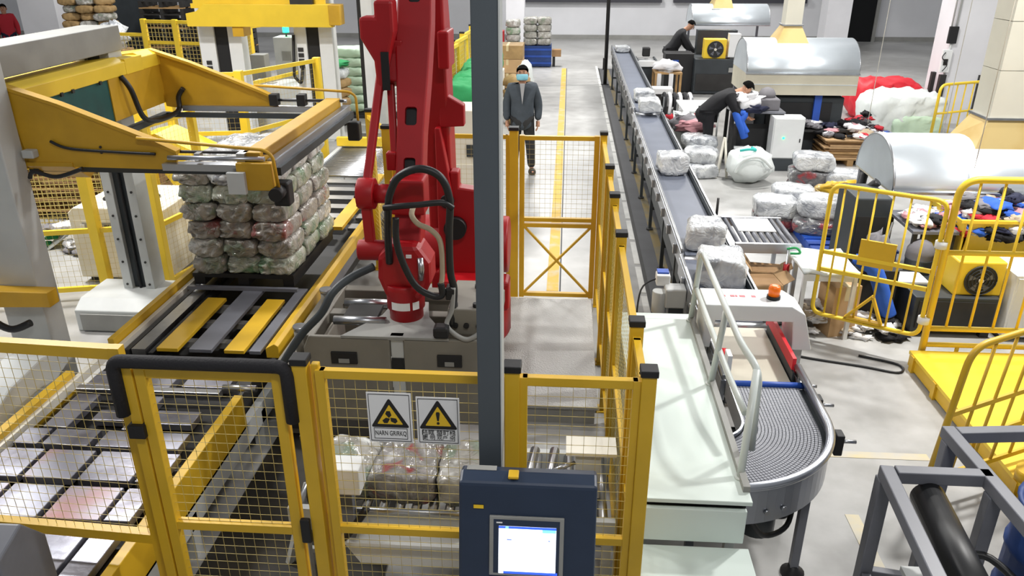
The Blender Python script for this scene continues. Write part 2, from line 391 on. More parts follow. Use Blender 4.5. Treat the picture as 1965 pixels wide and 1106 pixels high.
# ------------------------------------------------------------ warning signs
mat('sign_white', (238, 238, 238), .45); mat('sign_yellow', (238, 196, 40), .45); mat('sign_black', (24, 22, 22), .5)
def tri(cx, cz, w_, y, r, th):
    h = w_ * .87; pts = [(cx - w_ / 2, cz), (cx + w_ / 2, cz), (cx, cz + h)]; out = []
    for i in range(3):
        p = Vector(pts[i]); a = (Vector(pts[i - 1]) - p).normalized(); b = (Vector(pts[(i + 1) % 3]) - p).normalized()
        A = p + a * r * 1.6; B = p + b * r * 1.6
        for k in range(5):
            t = k / 4; q = (1 - t) ** 2 * A + 2 * t * (1 - t) * p + t * t * B; out.append((q.x, q.y))
    return MB().prism(out, 'y', y - th, y)
def text(s, size, x, y, z, parent, m='sign_black', rz=0, rx=PI / 2, name='lettering', align='CENTER', sx=1.):
    cu = bpy.data.curves.new(name, 'FONT'); cu.body = s; cu.size = size; cu.align_x = align; cu.align_y = 'CENTER'; cu.extrude = .0004
    t = bpy.data.objects.new(name, cu); col.objects.link(t)
    dg = bpy.context.evaluated_depsgraph_get(); me = bpy.data.meshes.new_from_object(t.evaluated_get(dg)); bpy.data.objects.remove(t)
    me.materials.clear(); me.materials.append(M[m])
    o = bpy.data.objects.new(name, me); col.objects.link(o); o.parent = parent
    off = Vector((0, 0, 0)); p = parent
    while p: off += p.location; p = p.parent
    o.location = Vector((x, y, z)) - off; o.rotation_euler = (rx, 0, rz); o.scale = (sx, 1, 1)
    return o
def outline(mb, x0, x1, z0, z1, y, t):
    for (a, b, c, d) in ((x0, x1, z0, z0 + t), (x0, x1, z1 - t, z1), (x0, x0 + t, z0, z1), (x1 - t, x1, z0, z1)): mb.box(a, b, y - .0012, y, c, d)
    return mb
def sign(x0, x1, z0, z1, label, kind):
    y = 2.935; t = thing('warning_sign', label, 'sign', ((x0 + x1) / 2, y, z0))
    MB().box(x0, x1, y, y + .004, z0, z1).build('sign_board', 'sign_white', t, bev=.002)
    outline(MB(), x0 + .008, x1 - .008, z0 + .008, z1 - .008, y, .0025).build('border', 'sign_black', t)
    cx = (x0 + x1) / 2; base = z0 + .085
    tri(cx, base - .004, .176, y, .009, .001).build('triangle', 'sign_black', t)
    tri(cx, base + .0135, .116, y - .001, .003, .001).build('triangle_field', 'sign_yellow', t)
    outline(MB(), x0 + .024, x1 - .024, z0 + .020, z0 + .077, y, .0022).build('caption_box', 'sign_black', t)
    if kind == 0:
        for a in (100, 215, 325):
            c, s_ = math.cos(math.radians(a)), math.sin(math.radians(a)); X0, Z0 = cx, base + .046
            k_ = 1.1; c, s_ = c * k_, s_ * k_; pts = [(X0 + c * .001 - s_ * .003, Z0 + s_ * .001 + c * .003), (X0 + c * .022 - s_ * .014, Z0 + s_ * .022 + c * .014), (X0 + c * .034 - s_ * .006, Z0 + s_ * .034 + c * .006),
                   (X0 + c * .032 + s_ * .008, Z0 + s_ * .032 - c * .008), (X0 + c * .012 + s_ * .010, Z0 + s_ * .012 - c * .010)]
            MB().prism(pts, 'y', y - .003, y - .002).build('fan_blade_mark', 'sign_black', t)
        text('NARN GRIRKQ', .034, cx, y - .001, z0 + .049, t, sx=.62)
    else:
        MB().prism([(cx - .004, base + .040), (cx + .004, base + .040), (cx + .009, base + .078), (cx + .006, base + .086), (cx - .006, base + .086), (cx - .009, base + .078)], 'y', y - .003, y - .002).build('exclamation_mark', 'sign_black', t)
        MB().cyl((cx, y - .003, base + .028), (cx, y - .002, base + .028), .0068, 14).build('exclamation_dot', 'sign_black', t)
        text('陆眶 盟町标', .029, cx, y - .001, z0 + .060, t)
        text('更 明 观户 伞', .025, cx, y - .001, z0 + .035, t)
    return t
sign(-.845, -.645, 1.43, 1.69, 'white warning sign whose yellow triangle shows three fan blades', 0)
sign(-.625, -.432, 1.43, 1.675, 'white warning sign whose yellow triangle shows an exclamation mark', 1)

# ------------------------------------------------------------ dark post and operator console
ps = thing('steel_post', 'tall dark slate square post rising behind the operator console', 'post', (-.272, 2.78, 0))
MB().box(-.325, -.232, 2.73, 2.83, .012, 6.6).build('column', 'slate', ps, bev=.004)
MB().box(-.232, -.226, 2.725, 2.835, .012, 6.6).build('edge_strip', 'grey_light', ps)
MB().box(-.42, -.13, 2.68, 2.88, 0, .012).build('foot_plate', 'slate', ps)
cs = thing('operator_console', 'navy blue operator console with a lit touch screen', 'console', (-.11, 2.5, 0))
MB().prism([(2.44, 0), (2.66, 0), (2.66, 1.53), (2.60, 1.55), (2.535, 1.535), (2.42, 1.0)], 'x', -.385, .165).build('cabinet', 'navy', cs, bev=.012)
def slope(u, v_, d=0):   # u across, v up the sloping face, d proud of it
    o = Vector((-.11, 2.42, 1.0)); up = Vector((0, .115, .535)).normalized(); nr = Vector((0, -.535, .115)).normalized()
    return o + Vector((u, 0, 0)) + up * v_ + nr * d
def slab(u0, u1, v0, v1, d0, d1):
    vs = [slope(u, v_, d) for d in (d0, d1) for (u, v_) in ((u0, v0), (u1, v0), (u1, v1), (u0, v1))]
    return MB().add(vs, [(3, 2, 1, 0), (4, 5, 6, 7), (0, 1, 5, 4), (1, 2, 6, 5), (2, 3, 7, 6), (3, 0, 4, 7)])
hm = slab(-.15, .148, .155, .415, 0, .012).build('touch_panel', 'grey_paint', cs, bev=.003)
slab(-.133, .131, .168, .402, .012, .0135).build('panel_rim', 'navy', hm)
slab(-.112, .117, .178, .375, .0135, .0145).build('display', 'screen', hm)
slab(-.112, .117, .365, .375, .0145, .0148).build('title_bar', 'screen_blue', hm)
for (u, w_) in ((-.07, .02), (.09, .008)): slab(u - w_ / 2, u + w_ / 2, 0.315, .319, .0145, .0148).build('screen_text', 'screen_blue', hm)
slab(-.122, -.098, .386, .392, .0135, .0142).build('panel_mark', 'sign_white', hm)
mat('screen_cyan', (120, 225, 240), .4, emit=(120, 225, 240), es=1.5)
for (u0, u1, v0, v1) in ((-.085, -.073, .366, .374), (.062, .116, .352, .365)): slab(u0, u1, v0, v1, .0148, .0151).build('screen_tile', 'screen_cyan', hm)
slab(-.09, .125, .168, .178, .0145, .0148).build('task_bar', 'screen_blue', hm); slab(-.112, -.092, .168, .178, .0145, .0148).build('start_tile', 'screen', hm)
slab(-.217, -.173, .438, .457, 0, .0015).build('name_label_rim', 'black', cs); slab(-.215, -.175, .44, .455, .0015, .002).build('name_label', 'sign_yellow', cs)
for i, u in enumerate((-.15, -.06, .03, .12)):
    b_ = MB().tube([slope(u, .10, 0), slope(u, .10, .018)], .016, 16).build('push_button', 'steel', cs)
    MB().tube([slope(u, .10, .018), slope(u, .10, .026)], .011, 14).build('button_cap', ('led_blue', 'navy', 'blue', 'navy')[i], b_)
MB().box(-.19, -.148, 2.55, 2.60, 1.547, 1.56).build('hinge_clip', 'yellow', cs, bev=.004)
# cloth scrap by the post
MB().box(-.36, -.24, 2.60, 2.63, 1.546, 1.552).build('sticker', 'grey_paint', cs)

# ------------------------------------------------------------ infeed roller conveyor inside the front fence
ic = thing('roller_conveyor', 'low roller conveyor carrying three bales behind the front fence', 'conveyor', (-.5, 3.6, 0))
for y in (3.36, 3.96): MB().box(-1.45, .32, y - .02, y + .02, .55, .69).build('side_rail', 'grey_light', ic)
for i in range(19):
    x = -1.4 + i * .092
    MB().cyl((x, 3.38, .665), (x, 3.94, .665), .028, 12).build('roller', 'steel', ic)
for x in (-1.38, -.45, .28):
    for y in (3.36, 3.96): MB().box(x - .025, x + .025, y - .025, y + .025, 0, .55).build('leg', 'grey_light', ic)
MB().box(-1.1, -.45, 3.22, 3.335, .56, .58).build('guard_plate', 'white', ic)
MB().prism([(-1.05, .40), (-.42, .40), (-.42, .56), (-1.15, .56)], 'y', 3.27, 3.30).build('guard_skirt', 'white', ic)
MB().tube([(-1.3, 3.32, .72), (-.3, 3.32, .72)], .016, 8).build('guide_rod', 'steel', ic)
MB().box(.10, .24, 3.52, 3.62, .70, .99).build('sensor_box', 'grey_light', ic, bev=.006)
MB().box(.05, .32, 3.5, 3.66, .99, 1.01).build('sensor_bracket', 'cream', ic)
MB().tube([(-.02, 3.46, .92), (.1, 3.5, .95)], .012, 8).build('sensor_arm', 'steel', ic)
for x in (-.16, -.05): MB().tube(rounded([(x, 3.4, .69), (x, 3.4, .86), (x + .04, 3.7, .88)], .06), .028, 10).build('end_guard', 'steel', ic)
MB().tube(curve_pts([(-1.22, 3.2, .95), (-1.18, 3.14, .76), (-1.08, 3.12, .70), (-.96, 3.18, .85)]), .02, 8).build('cable', 'rubber', ic)
jb = thing('junction_box', 'white junction box on the infeed conveyor beside a red stop button', 'box', (-1.1, 3.25, .9))
MB().box(-1.215, -.985, 3.17, 3.30, .93, 1.085).build('box_body', 'white', jb, bev=.008)
MB().prism([(-1.12, .97), (-1.09, .97), (-1.105, .995)], 'y', 3.156, 3.159).build('hazard_mark', 'yellow', jb)
MB().box(-1.14, -1.06, 3.26, 3.31, .56, .93).build('mounting_bracket', 'grey_frame', jb)
sb = thing('switch_box', 'grey switch box with a red mushroom button by the gate post', 'switch box', (-1.16, 3.1, 0))
MB().box(-1.215, -1.105, 3.06, 3.13, 1.19, 1.33).build('box_body', 'grey_light', sb, bev=.006)
MB().box(-1.185, -1.135, 3.05, 3.06, 1.235, 1.28).build('rotary_switch', 'black', sb, bev=.005)
MB().box(-1.22, -1.10, 3.055, 3.135, 1.33, 1.36).build('top_cap', 'dark', sb, bev=.006)
MB().box(-1.19, -1.13, 3.11, 3.13, .0, 1.19).build('mount_strip', 'grey_light', sb)
b_ = MB().cyl((-1.165, 3.11, 1.13), (-1.165, 3.06, 1.13), .018, 12).build('stop_button', 'yellow', sb)
MB().lathe([(.02, 0), (.032, -.008), (.032, -.02), (.02, -.03)], (-1.165, 3.06, 1.13), 14, 'y').build('button_cap', 'red_bright', b_)
MB().tube(curve_pts([(-1.18, 3.08, 1.19), (-1.21, 3.07, 1.0), (-1.19, 3.09, .86), (-1.23, 3.1, .7)]), .016, 7).build('cable', 'rubber', sb)
# bales ------------------------------------------------------------------
def bale_mesh(name, lx, ly, lz, seed, m, puff=.32, nx=12, crumple=.012, endflap=.0):
    rnd = random.Random(seed); mb = MB(); ny = max(6, int(nx * ly / lx)); nz = 6
    def f(u, v_, w_):   # cube -1..1 -> soft bag
        p = Vector((u, v_, w_)); k = p.copy()
        pw_ = max(2.5, 7.5 - 10.5 * puff); mx = max(abs(u), abs(w_)); nr_ = (abs(u) ** pw_ + abs(w_) ** pw_) ** (1 / pw_); k1 = mx / nr_ if nr_ > 1e-6 else 1
        en = 1 - (.03 + .8 * puff * puff) * abs(v_) ** 5
        q = Vector((u * k1 * en, v_ * (1 - .14 * puff * (u * u + w_ * w_)), w_ * k1 * en))
        s = Vector((q.x * lx / 2, q.y * ly / 2, q.z * lz / 2))
        n1 = noise.noise_vector(s * 5.5 + Vector((seed * 7.3, 0, 0))) * (lz * .15)
        n2 = noise.noise_vector(s * 19 + Vector((0, seed * 3.1, 0))) * crumple
        s += n1 * Vector((.5, .5, .8)).length * .6 + n2
        if endflap and v_ < -.6: s.y += -endflap * noise.noise(Vector((u * 2.5 + seed, w_ * 2, 0))) * (abs(v_) - .6) * 1.6
        return s + Vector((0, 0, lz / 2))
    idx = {}
    def vid(u, v_, w_):
        k = (round(u, 4), round(v_, 4), round(w_, 4))
        if k not in idx: idx[k] = len(mb.v); mb.v.append(tuple(f(u, v_, w_)))
        return idx[k]
    def grid(fn, a, b):
        for i in range(a):
            for j in range(b):
                q = [fn(2 * i / a - 1, 2 * j / b - 1), fn(2 * (i + 1) / a - 1, 2 * j / b - 1), fn(2 * (i + 1) / a - 1, 2 * (j + 1) / b - 1), fn(2 * i / a - 1, 2 * (j + 1) / b - 1)]
                mb.f.append(tuple(vid(*c) for c in q)); mb.sm.append(True); mb.mi.append(0)
    for sgn in (-1, 1):
        grid(lambda a, b: (a, b, sgn), nx, ny); grid(lambda a, b: (a, sgn, b), nx, nz); grid(lambda a, b: (sgn, a, b), ny, nz)
    o = mb.build(name, m, None, world=False); return o
def place(proto, loc, label, group, rz=0, rx=0, scale=1., m=None, cat='bale', name=None, ry=0):
    o = proto.copy(); col.objects.link(o); o.location = loc; o.rotation_euler = (rx, ry, rz)
    o.scale = (scale,) * 3 if not isinstance(scale, tuple) else scale
    if m: o.data = swapped(proto.data, m)
    if name: o.name = name
    return tag(o, label, cat, group)
_sw = {}
def swapped(me, m):
    k = (me.name, m)
    if k not in _sw:
        c = me.copy(); c.materials.clear(); c.materials.append(M[m]); _sw[k] = c
    return _sw[k]
def drop(o):
    bpy.data.objects.remove(o)
fb = [bale_mesh('wrapped_bale', (.33, .38, .36)[i], .38, .2, 60 + i, ('wrap_silver', 'wrap_front', 'wrap_silver')[i], .3, 16, .018) for i in range(3)]
for i, (x, t_) in enumerate(((-1.16, 'leftmost of three, behind the white junction box'), (-.83, 'middle of three, with a red patch under the film'), (-.47, 'rightmost of three, partly behind the dark post'))):
    o = fb[i]; o.location = (x, 3.58, .694); o.rotation_euler = (0, 0, (.04, -.05, .04)[i])
    tag(o, 'film-wrapped bale on the infeed rollers, ' + t_, 'bale', 'bales on the infeed rollers')
# added sheet: shade on the debris-speckled cell floor, painted as dark colour
mat('unlit_floor', (46, 40, 28), .7, rgb2=(30, 27, 21), vscale=3, lo=.35, hi=.6)
bpz = thing('floor_shade_sheet', 'added dark sheet painting the unlit floor inside the gate', 'painted shade', (-1.7, 4.2, 0))
MB().box(-2.15, -1.02, 3.05, 5.75, 0, .012).build('plate', 'unlit_floor', bpz)  # added sheet that paints the floor's shade, no real plate
# ------------------------------------------------------------ pallet conveyor, left
pc = thing('pallet_conveyor', 'steel plate pallet conveyor running out under the left fence', 'conveyor', (-2.85, 4.0, 0))
def inset_plate(x0, x1, y0, y1, m, z=.6, h=.05, nm='plate'):
    return MB().box(x0, x1, y0, y1, z - h, z).build(nm, m, pc, bev=.004)
xs = ((-3.44, -3.19), (-3.16, -2.86), (-2.82, -2.5), (-2.47, -2.32))
xs2 = ((-3.44, -3.28), (-3.25, -2.95), (-2.9, -2.62), (-2.57, -2.36))
k = 0
for (y0, y1) in ((2.3, 2.72), (2.85, 3.22), (3.28, 3.56), (3.62, 3.9)):
    for (x0, x1) in xs:
        inset_plate(x0, x1, y0, y1, 'steel_plate_rust' if k in (8, 10, 13, 5) else 'steel_plate', h=.05 if y0 > 2.8 else .16); k += 1
for (x0, x1) in xs2: inset_plate(x0, x1, 3.95, 4.12, 'steel_plate')
inset_plate(-3.36, -3.2, 4.14, 4.55, 'steel_plate'); inset_plate(-3.12, -2.86, 4.28, 4.4, 'steel_plate', z=.57); inset_plate(-2.72, -2.42, 4.26, 4.42, 'steel_plate', z=.57)
inset_plate(-2.83, -2.74, 4.14, 4.55, 'steel_plate')
inset_plate(-3.4, -2.36, 4.58, 4.64, 'steel', z=.62, nm='cross_bar')
inset_plate(-3.4, -2.78, 4.7, 4.9, 'steel_plate', z=.58); inset_plate(-2.7, -2.36, 4.72, 4.92, 'steel_plate', z=.58)
MB().box(-3.48, -2.28, 2.2, 5.2, .28, .5).build('chain_bed', 'dark', pc)
MB().prism([(-2.2, .6), (-2.26, .6), (-2.29, .5), (-2.24, .34), (-2.2, .34)], 'y', 2.0, 4.6).build('side_guide', 'yellow', pc, bev=.004)
MB().prism([(-3.56, .66), (-3.5, .66), (-3.5, .5), (-3.56, .4)], 'y', 3.4, 4.75).build('side_guide', 'yellow', pc)
MB().box(-3.5, -3.46, 2.2, 5.2, .56, .62).build('inner_rail', 'cream', pc)
MB().box(-2.26, -2.2, 2.0, 5.2, .2, .36).build('side_beam', 'grey_light', pc)
for x in (-3.5, -2.24):
    for y in (2.3, 3.7, 4.9): MB().box(x - .04, x + .04, y - .04, y + .04, 0, .3).build('leg', 'grey_light', pc)
MB().cyl((-2.36, 4.66, .62), (-2.12, 4.66, .62), .025, 10).build('drive_shaft', 'steel', pc)
lh = thing('lift_arm_cover', 'white curved guard arm left of the pallet outfeed', 'machine guard', (-3.9, 4.6, 0))
MB().prism([(4.05, .58), (4.4, .72), (4.75, .76), (5.05, .70), (5.1, .6), (4.85, .52), (4.6, .55), (4.42, .4), (4.3, .0), (4.1, .0), (4.2, .42), (4.05, .48)], 'x', -4.0, -3.72).build('guard_body', 'grey_light', lh, bev=.015)
MB().tube(rounded([(-3.7, 4.1, .48), (-3.68, 4.35, .56), (-3.68, 4.5, .46)], .1), .014, 8).build('grab_handle', 'white', lh)

# slat section in front of the stack
sl_ = thing('slat_conveyor', 'pallet conveyor with yellow and grey slats in front of the bale stack', 'conveyor', (-2.85, 6.3, 0))
for (x0, x1, m) in ((-3.14, -2.97, 'yellow'), (-2.88, -2.70, 'grey_frame'), (-2.6, -2.44, 'yellow'), (-2.40, -2.31, 'grey_frame')):
    MB().box(x0, x1, 5.24, 6.2 if m == 'yellow' else 6.45, .57, .6).build('slat', m, sl_, bev=.003)
for y in (5.5, 5.85, 6.15): MB().box(-3.3, -2.3, y, y + .07, .47, .52).build('cross_member', 'grey_paint', sl_)
for (x0, x1, z0, m) in ((-3.47, -3.43, .6, 'cream'), (-3.41, -3.37, .57, 'dark'), (-3.35, -3.24, .58, 'steel'), (-3.22, -3.18, .55, 'black')):
    MB().box(x0, x1, 5.25, 8.5, z0 - .06, z0).build('chain_track', m, sl_)
MB().box(-3.53, -3.48, 5.25, 8.5, .5, .66).build('side_guide', 'yellow', sl_, bev=.004)
MB().prism([(-2.17, .64), (-2.2, .66), (-2.27, .62), (-2.27, .54), (-2.17, .54)], 'y', 5.25, 10.5).build('side_guide', 'yellow', sl_, bev=.004)
MB().box(-2.23, -2.2, 5.25, 10.5, .4, .54).build('side_beam', 'grey_frame', sl_)
MB().box(-3.5, -2.25, 5.22, 10.4, .25, .42).build('chain_bed', 'black', sl_)
for y in (5.4, 7.2, 9.4):
    for x in (-3.48, -2.25): MB().box(x - .04, x + .04, y - .04, y + .04, 0, .3).build('leg', 'grey_paint', sl_)
for i in range(6):
    y = 8.25 + i * .36
    MB().box(-3.4, -2.62, y, y + .16, .52, .55).build('slat', 'steel', sl_); MB().box(-2.42, -2.28, y, y + .16, .52, .55).build('slat', 'steel', sl_)
MB().box(-2.6, -2.45, 8.15, 10.35, .56, .6).build('slat', 'yellow', sl_)
# dark tray (pallet) and stack of bales
pl = thing('pallet', 'black slatted pallet under the tall bale stack', 'pallet', (-2.88, 7.08, .62))
MB().box(-3.36, -2.42, 6.42, 7.74, .70, .74).build('deck', 'black', pl)
for x in (-3.34, -2.93, -2.51): MB().box(x - .02, x + .08, 6.44, 7.72, .62, .70).build('runner', 'black', pl)
MB().box(-3.40, -2.38, 6.36, 6.40, .60, .63).build('edge_bar', 'grey_frame', pl)
prot = [bale_mesh('wrapped_bale', .32, .45, .172, 10 + i, 'wrap_silver', .31, 14, .010, .09) for i in range(7)]
colname = ('left', 'middle', 'right'); rowname = ('front', 'middle', 'back')
ords = ('bottom', 'second', 'third', 'fourth', 'fifth', 'top')
rnd = random.Random(5)
tints = ('wrap_green', 'wrap_silver', 'wrap_red', 'wrap_silver', 'wrap_green', 'wrap_silver')
for L_ in range(6):
    for r in range(3):
        for c in range(3):
            if c == 1 and r == 1 and L_ < 5: continue
            if c == 0 and r == 1 and L_ < 5: pass
            lean = (L_ * .006)
            x = -3.19 + c * .315 + rnd.uniform(-.012, .012) - lean; y = 6.62 + r * .45 + rnd.uniform(-.015, .015)
            z = .738 + L_ * .167
            tt = tints[L_] if rnd.random() < .75 else rnd.choice(('wrap_silver', 'wrap_green'))
            if r == 0: lab = 'silver-wrapped bale in the tall stack, %s layer, front row, %s of three' % (ords[L_], colname[c])
            elif L_ == 5: lab = 'silver-wrapped bale on top of the tall stack, %s row, %s of three' % (rowname[r], colname[c])
            else: lab = 'silver-wrapped bale in the tall stack, %s layer, %s row, %s side' % (ords[L_], rowname[r], colname[c])
            o = place(rnd.choice(prot), (x, y, z), lab, 'bales in the tall stack', rnd.uniform(-.05, .05) + (PI if rnd.random() < .3 and r else 0), m=tt, name='wrapped_bale')
            if L_ == 5: o.data = swapped(o.data, 'wrap_white') if (r, c) != (0, 0) else o.data
for o in prot: drop(o)

# ------------------------------------------------------------ pressing gantry
g1 = thing('gantry_frame', 'grey portal frame carrying the yellow stack press at far left', 'machine frame', (-4.1, 5.9, 0))
MB().box(-4.27, -3.95, 5.2, 5.42, .02, 2.82).build('column', 'grey_light', g1, bev=.01)
MB().box(-4.40, -3.82, 5.08, 5.55, 0, .02).build('foot_plate', 'grey_paint', g1)
MB().box(-4.40, -4.06, 5.42, 7.22, 2.60, 2.815).build('top_beam', 'grey_paint', g1, bev=.006)
MB().box(-4.35, -4.05, 5.1, 5.5, 2.83, 2.98).build('motor_mount', 'machine_dark', g1, bev=.01)
MB().prism([(-3.86, 1.0), (-3.8, 1.0), (-3.8, 1.12), (-4.16, 1.12), (-4.5, 1.12), (-4.5, .98)], 'y', 5.08, 5.2).build('clamp_bracket', 'yellow_press', g1, bev=.006)
MB().tube(curve_pts([(-4.5, 5.1, 1.22), (-4.3, 5.06, 1.28), (-4.2, 5.06, 1.15), (-4.3, 5.06, .95), (-4.15, 5.06, .82), (-4.0, 5.1, .86)]), .028, 8).build('cable_loop', 'rubber', g1)
c2 = MB().box(-4.40, -4.31, 7.0, 7.22, .16, 2.75); c2.box(-4.17, -4.08, 7.0, 7.22, .16, 2.75); c2.box(-4.31, -4.17, 7.14, 7.22, .16, 2.75)
c2.build('channel_column', 'grey_light', g1, bev=.004)
MB().box(-4.31, -4.17, 7.05, 7.135, .18, 2.6).build('guide_track', 'machine_dark', g1)
MB().tube([(-4.24, 7.03, .2), (-4.24, 7.03, 2.5)], .014, 8).build('guide_rod', 'black', g1)
for i in range(7):
    for x in (-4.355, -4.125): MB().cyl((x, 7.005, .35 + i * .24), (x, 6.992, .35 + i * .24), .012, 8).build('bolt', 'dark', g1)
bb = MB().prism([(6.62, .0), (6.62, .22), (6.76, .30), (7.24, .30), (7.24, 0)], 'x', -4.72, -3.92)
bb.build('foot_box', 'grey_light', g1, bev=.01)
MB().box(-4.66, -3.98, 6.60, 6.62, .02, .19).build('foot_opening', 'grey_paint', g1)
# yellow press carriage
cr = thing('press_carriage', 'yellow press carriage with guide rods hovering over the bale stack', 'press', (-3.1, 6.4, 1.9))
def side_plate(y, nm):
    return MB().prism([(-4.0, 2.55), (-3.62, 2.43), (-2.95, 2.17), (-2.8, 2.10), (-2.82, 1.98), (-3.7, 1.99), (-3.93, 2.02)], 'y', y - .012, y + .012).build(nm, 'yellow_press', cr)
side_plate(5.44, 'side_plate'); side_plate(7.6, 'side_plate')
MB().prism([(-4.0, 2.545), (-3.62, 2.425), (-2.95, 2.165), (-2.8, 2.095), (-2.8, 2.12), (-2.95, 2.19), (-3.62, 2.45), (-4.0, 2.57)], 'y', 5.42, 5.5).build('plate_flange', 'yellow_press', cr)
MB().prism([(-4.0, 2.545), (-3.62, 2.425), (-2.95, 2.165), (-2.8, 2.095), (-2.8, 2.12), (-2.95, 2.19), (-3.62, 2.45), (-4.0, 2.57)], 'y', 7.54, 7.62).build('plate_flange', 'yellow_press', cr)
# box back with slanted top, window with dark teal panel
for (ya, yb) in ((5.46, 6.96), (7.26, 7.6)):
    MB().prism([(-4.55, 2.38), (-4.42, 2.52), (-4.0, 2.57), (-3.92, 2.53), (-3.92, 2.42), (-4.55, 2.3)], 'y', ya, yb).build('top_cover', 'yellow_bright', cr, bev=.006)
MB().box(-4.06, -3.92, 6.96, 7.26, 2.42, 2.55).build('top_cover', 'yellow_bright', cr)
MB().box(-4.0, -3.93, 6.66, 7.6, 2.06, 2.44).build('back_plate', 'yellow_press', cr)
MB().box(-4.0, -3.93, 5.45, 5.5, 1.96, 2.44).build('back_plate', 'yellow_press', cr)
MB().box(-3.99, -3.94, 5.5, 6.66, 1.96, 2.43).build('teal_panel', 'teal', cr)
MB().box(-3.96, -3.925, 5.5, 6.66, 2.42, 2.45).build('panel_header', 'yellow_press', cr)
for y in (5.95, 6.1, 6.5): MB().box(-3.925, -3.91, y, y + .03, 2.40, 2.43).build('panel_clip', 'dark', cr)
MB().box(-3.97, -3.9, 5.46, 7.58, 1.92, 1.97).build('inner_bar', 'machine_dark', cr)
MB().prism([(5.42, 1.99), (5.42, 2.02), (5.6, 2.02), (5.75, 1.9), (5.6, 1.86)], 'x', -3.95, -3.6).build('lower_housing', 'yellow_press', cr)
# guide rods and rails each side
for (y, sgn) in ((5.44, 1), (7.6, -1)):
    for (yy, zz, r, m) in ((y - .05 * sgn, 2.08, .017, 'alu'), (y + .05 * sgn, 2.1, .011, 'dark')):
        MB().tube([(-2.85, yy, zz), (-2.14, yy, zz)], r, 10).build('guide_rod', m, cr)
    MB().box(-3.75 if sgn < 0 else -2.9, -2.15, y - .06, y + .02, 1.985, 2.035).build('linear_rail', 'alu', cr)
    MB().box(-3.9, -2.18, y + .08 * sgn - .02, y + .08 * sgn + .02, 1.93, 1.975).build('inner_rail', 'machine_dark', cr)
    MB().tube(rounded([(-3.05, y + .06 * sgn * -1, 2.22), (-2.12, y - .1 * sgn, 2.16), (-2.06, y - .1 * sgn, 2.12), (-2.05, y - .08 * sgn, 1.88)], .05), .013, 8).build('hose_guard_rod', 'yellow_press', cr)
for x in (-2.82, -2.55): MB().box(x - .04, x + .04, 7.5, 7.6, 2.05, 2.16).build('rod_clamp', 'black', cr, bev=.006)
MB().box(-2.66, -2.62, 5.4, 5.46, 2.05, 2.11).build('rod_clamp', 'steel', cr); MB().box(-2.34, -2.28, 5.38, 5.48, 2.05, 2.12).build('rod_clamp', 'steel', cr)
MB().box(-2.32, -2.18, 5.42, 7.58, 1.98, 2.12).build('front_beam', 'yellow_press', cr, bev=.006)
MB().box(-2.17, -2.10, 5.5, 7.62, 1.95, 2.05).build('front_rail', 'alu', cr, bev=.006)
MB().box(-2.1, -2.07, 5.5, 7.62, 1.93, 1.99).build('front_bumper', 'machine_dark', cr)
MB().box(-2.34, -2.08, 5.34, 5.42, 1.86, 2.06).build('end_plate', 'yellow_press', cr, bev=.006)
MB().box(-2.4, -2.27, 5.3, 5.34, 1.84, 2.0).build('end_bracket', 'grey_light', cr, bev=.004)
for y in (5.46, 7.55): MB().box(-2.12, -2.0, y - .05, y + .07, 1.72, 1.9).build('motor', 'black', cr, bev=.015)
MB().cyl((-2.06, 5.3, 1.84), (-2.06, 5.42, 1.84), .05, 14).build('pulley', 'black', cr)
MB().tube(curve_pts([(-3.92, 6.85, 2.42), (-3.86, 6.87, 2.3), (-3.84, 6.95, 2.05), (-3.8, 7.1, 1.98), (-3.78, 7.5, 1.99), (-3.78, 7.56, 2.12), (-3.72, 7.56, 2.2)]), .024, 8).build('hose', 'rubber', cr)
MB().tube(curve_pts([(-3.72, 5.41, 2.18), (-3.6, 5.415, 2.13), (-3.3, 5.415, 2.11), (-2.95, 5.41, 2.1)]), .011, 7).build('cable', 'rubber', cr)
MB().tube(curve_pts([(-3.9, 5.35, 1.92), (-3.85, 5.34, 1.97), (-3.7, 5.36, 1.93), (-3.5, 5.38, 1.99)]), .016, 7).build('cable', 'rubber', cr)
MB().box(-3.93, -3.84, 5.36, 5.43, 2.06, 2.12).build('slide_block', 'grey_light', cr, bev=.01)
for zz in (2.1, 2.14): MB().cyl((-3.36, 5.427, zz), (-3.36, 5.42, zz), .01, 8).build('bolt', 'dark', cr)
# ------------------------------------------------------------ palletising robot
rb = thing('palletising_robot', 'red palletising robot arm holding a grey bag gripper', 'robot', (-.8, 6.3, 0))
def obox(mb, o, d, n, u0, u1, a0, a1, t0, t1):     # u along X, a along d, t along n
    o = Vector(o); vs = []
    for t in (t0, t1):
        for (u, a) in ((u0, a0), (u1, a0), (u1, a1), (u0, a1)): vs.append(o + Vector((u, 0, 0)) + d * a + n * t)
    return mb.add(vs, [(3, 2, 1, 0), (4, 5, 6, 7), (0, 1, 5, 4), (1, 2, 6, 5), (2, 3, 7, 6), (3, 0, 4, 7)])
W_ = Vector((-1.0, 4.80, 1.5)); E_ = Vector((-.985, 5.75, 3.6)); fd = (E_ - W_); FL = fd.length; fd = Vector((0, fd.y, fd.z)).normalized(); fn = Vector((0, -fd.z, fd.y))
fa = MB()
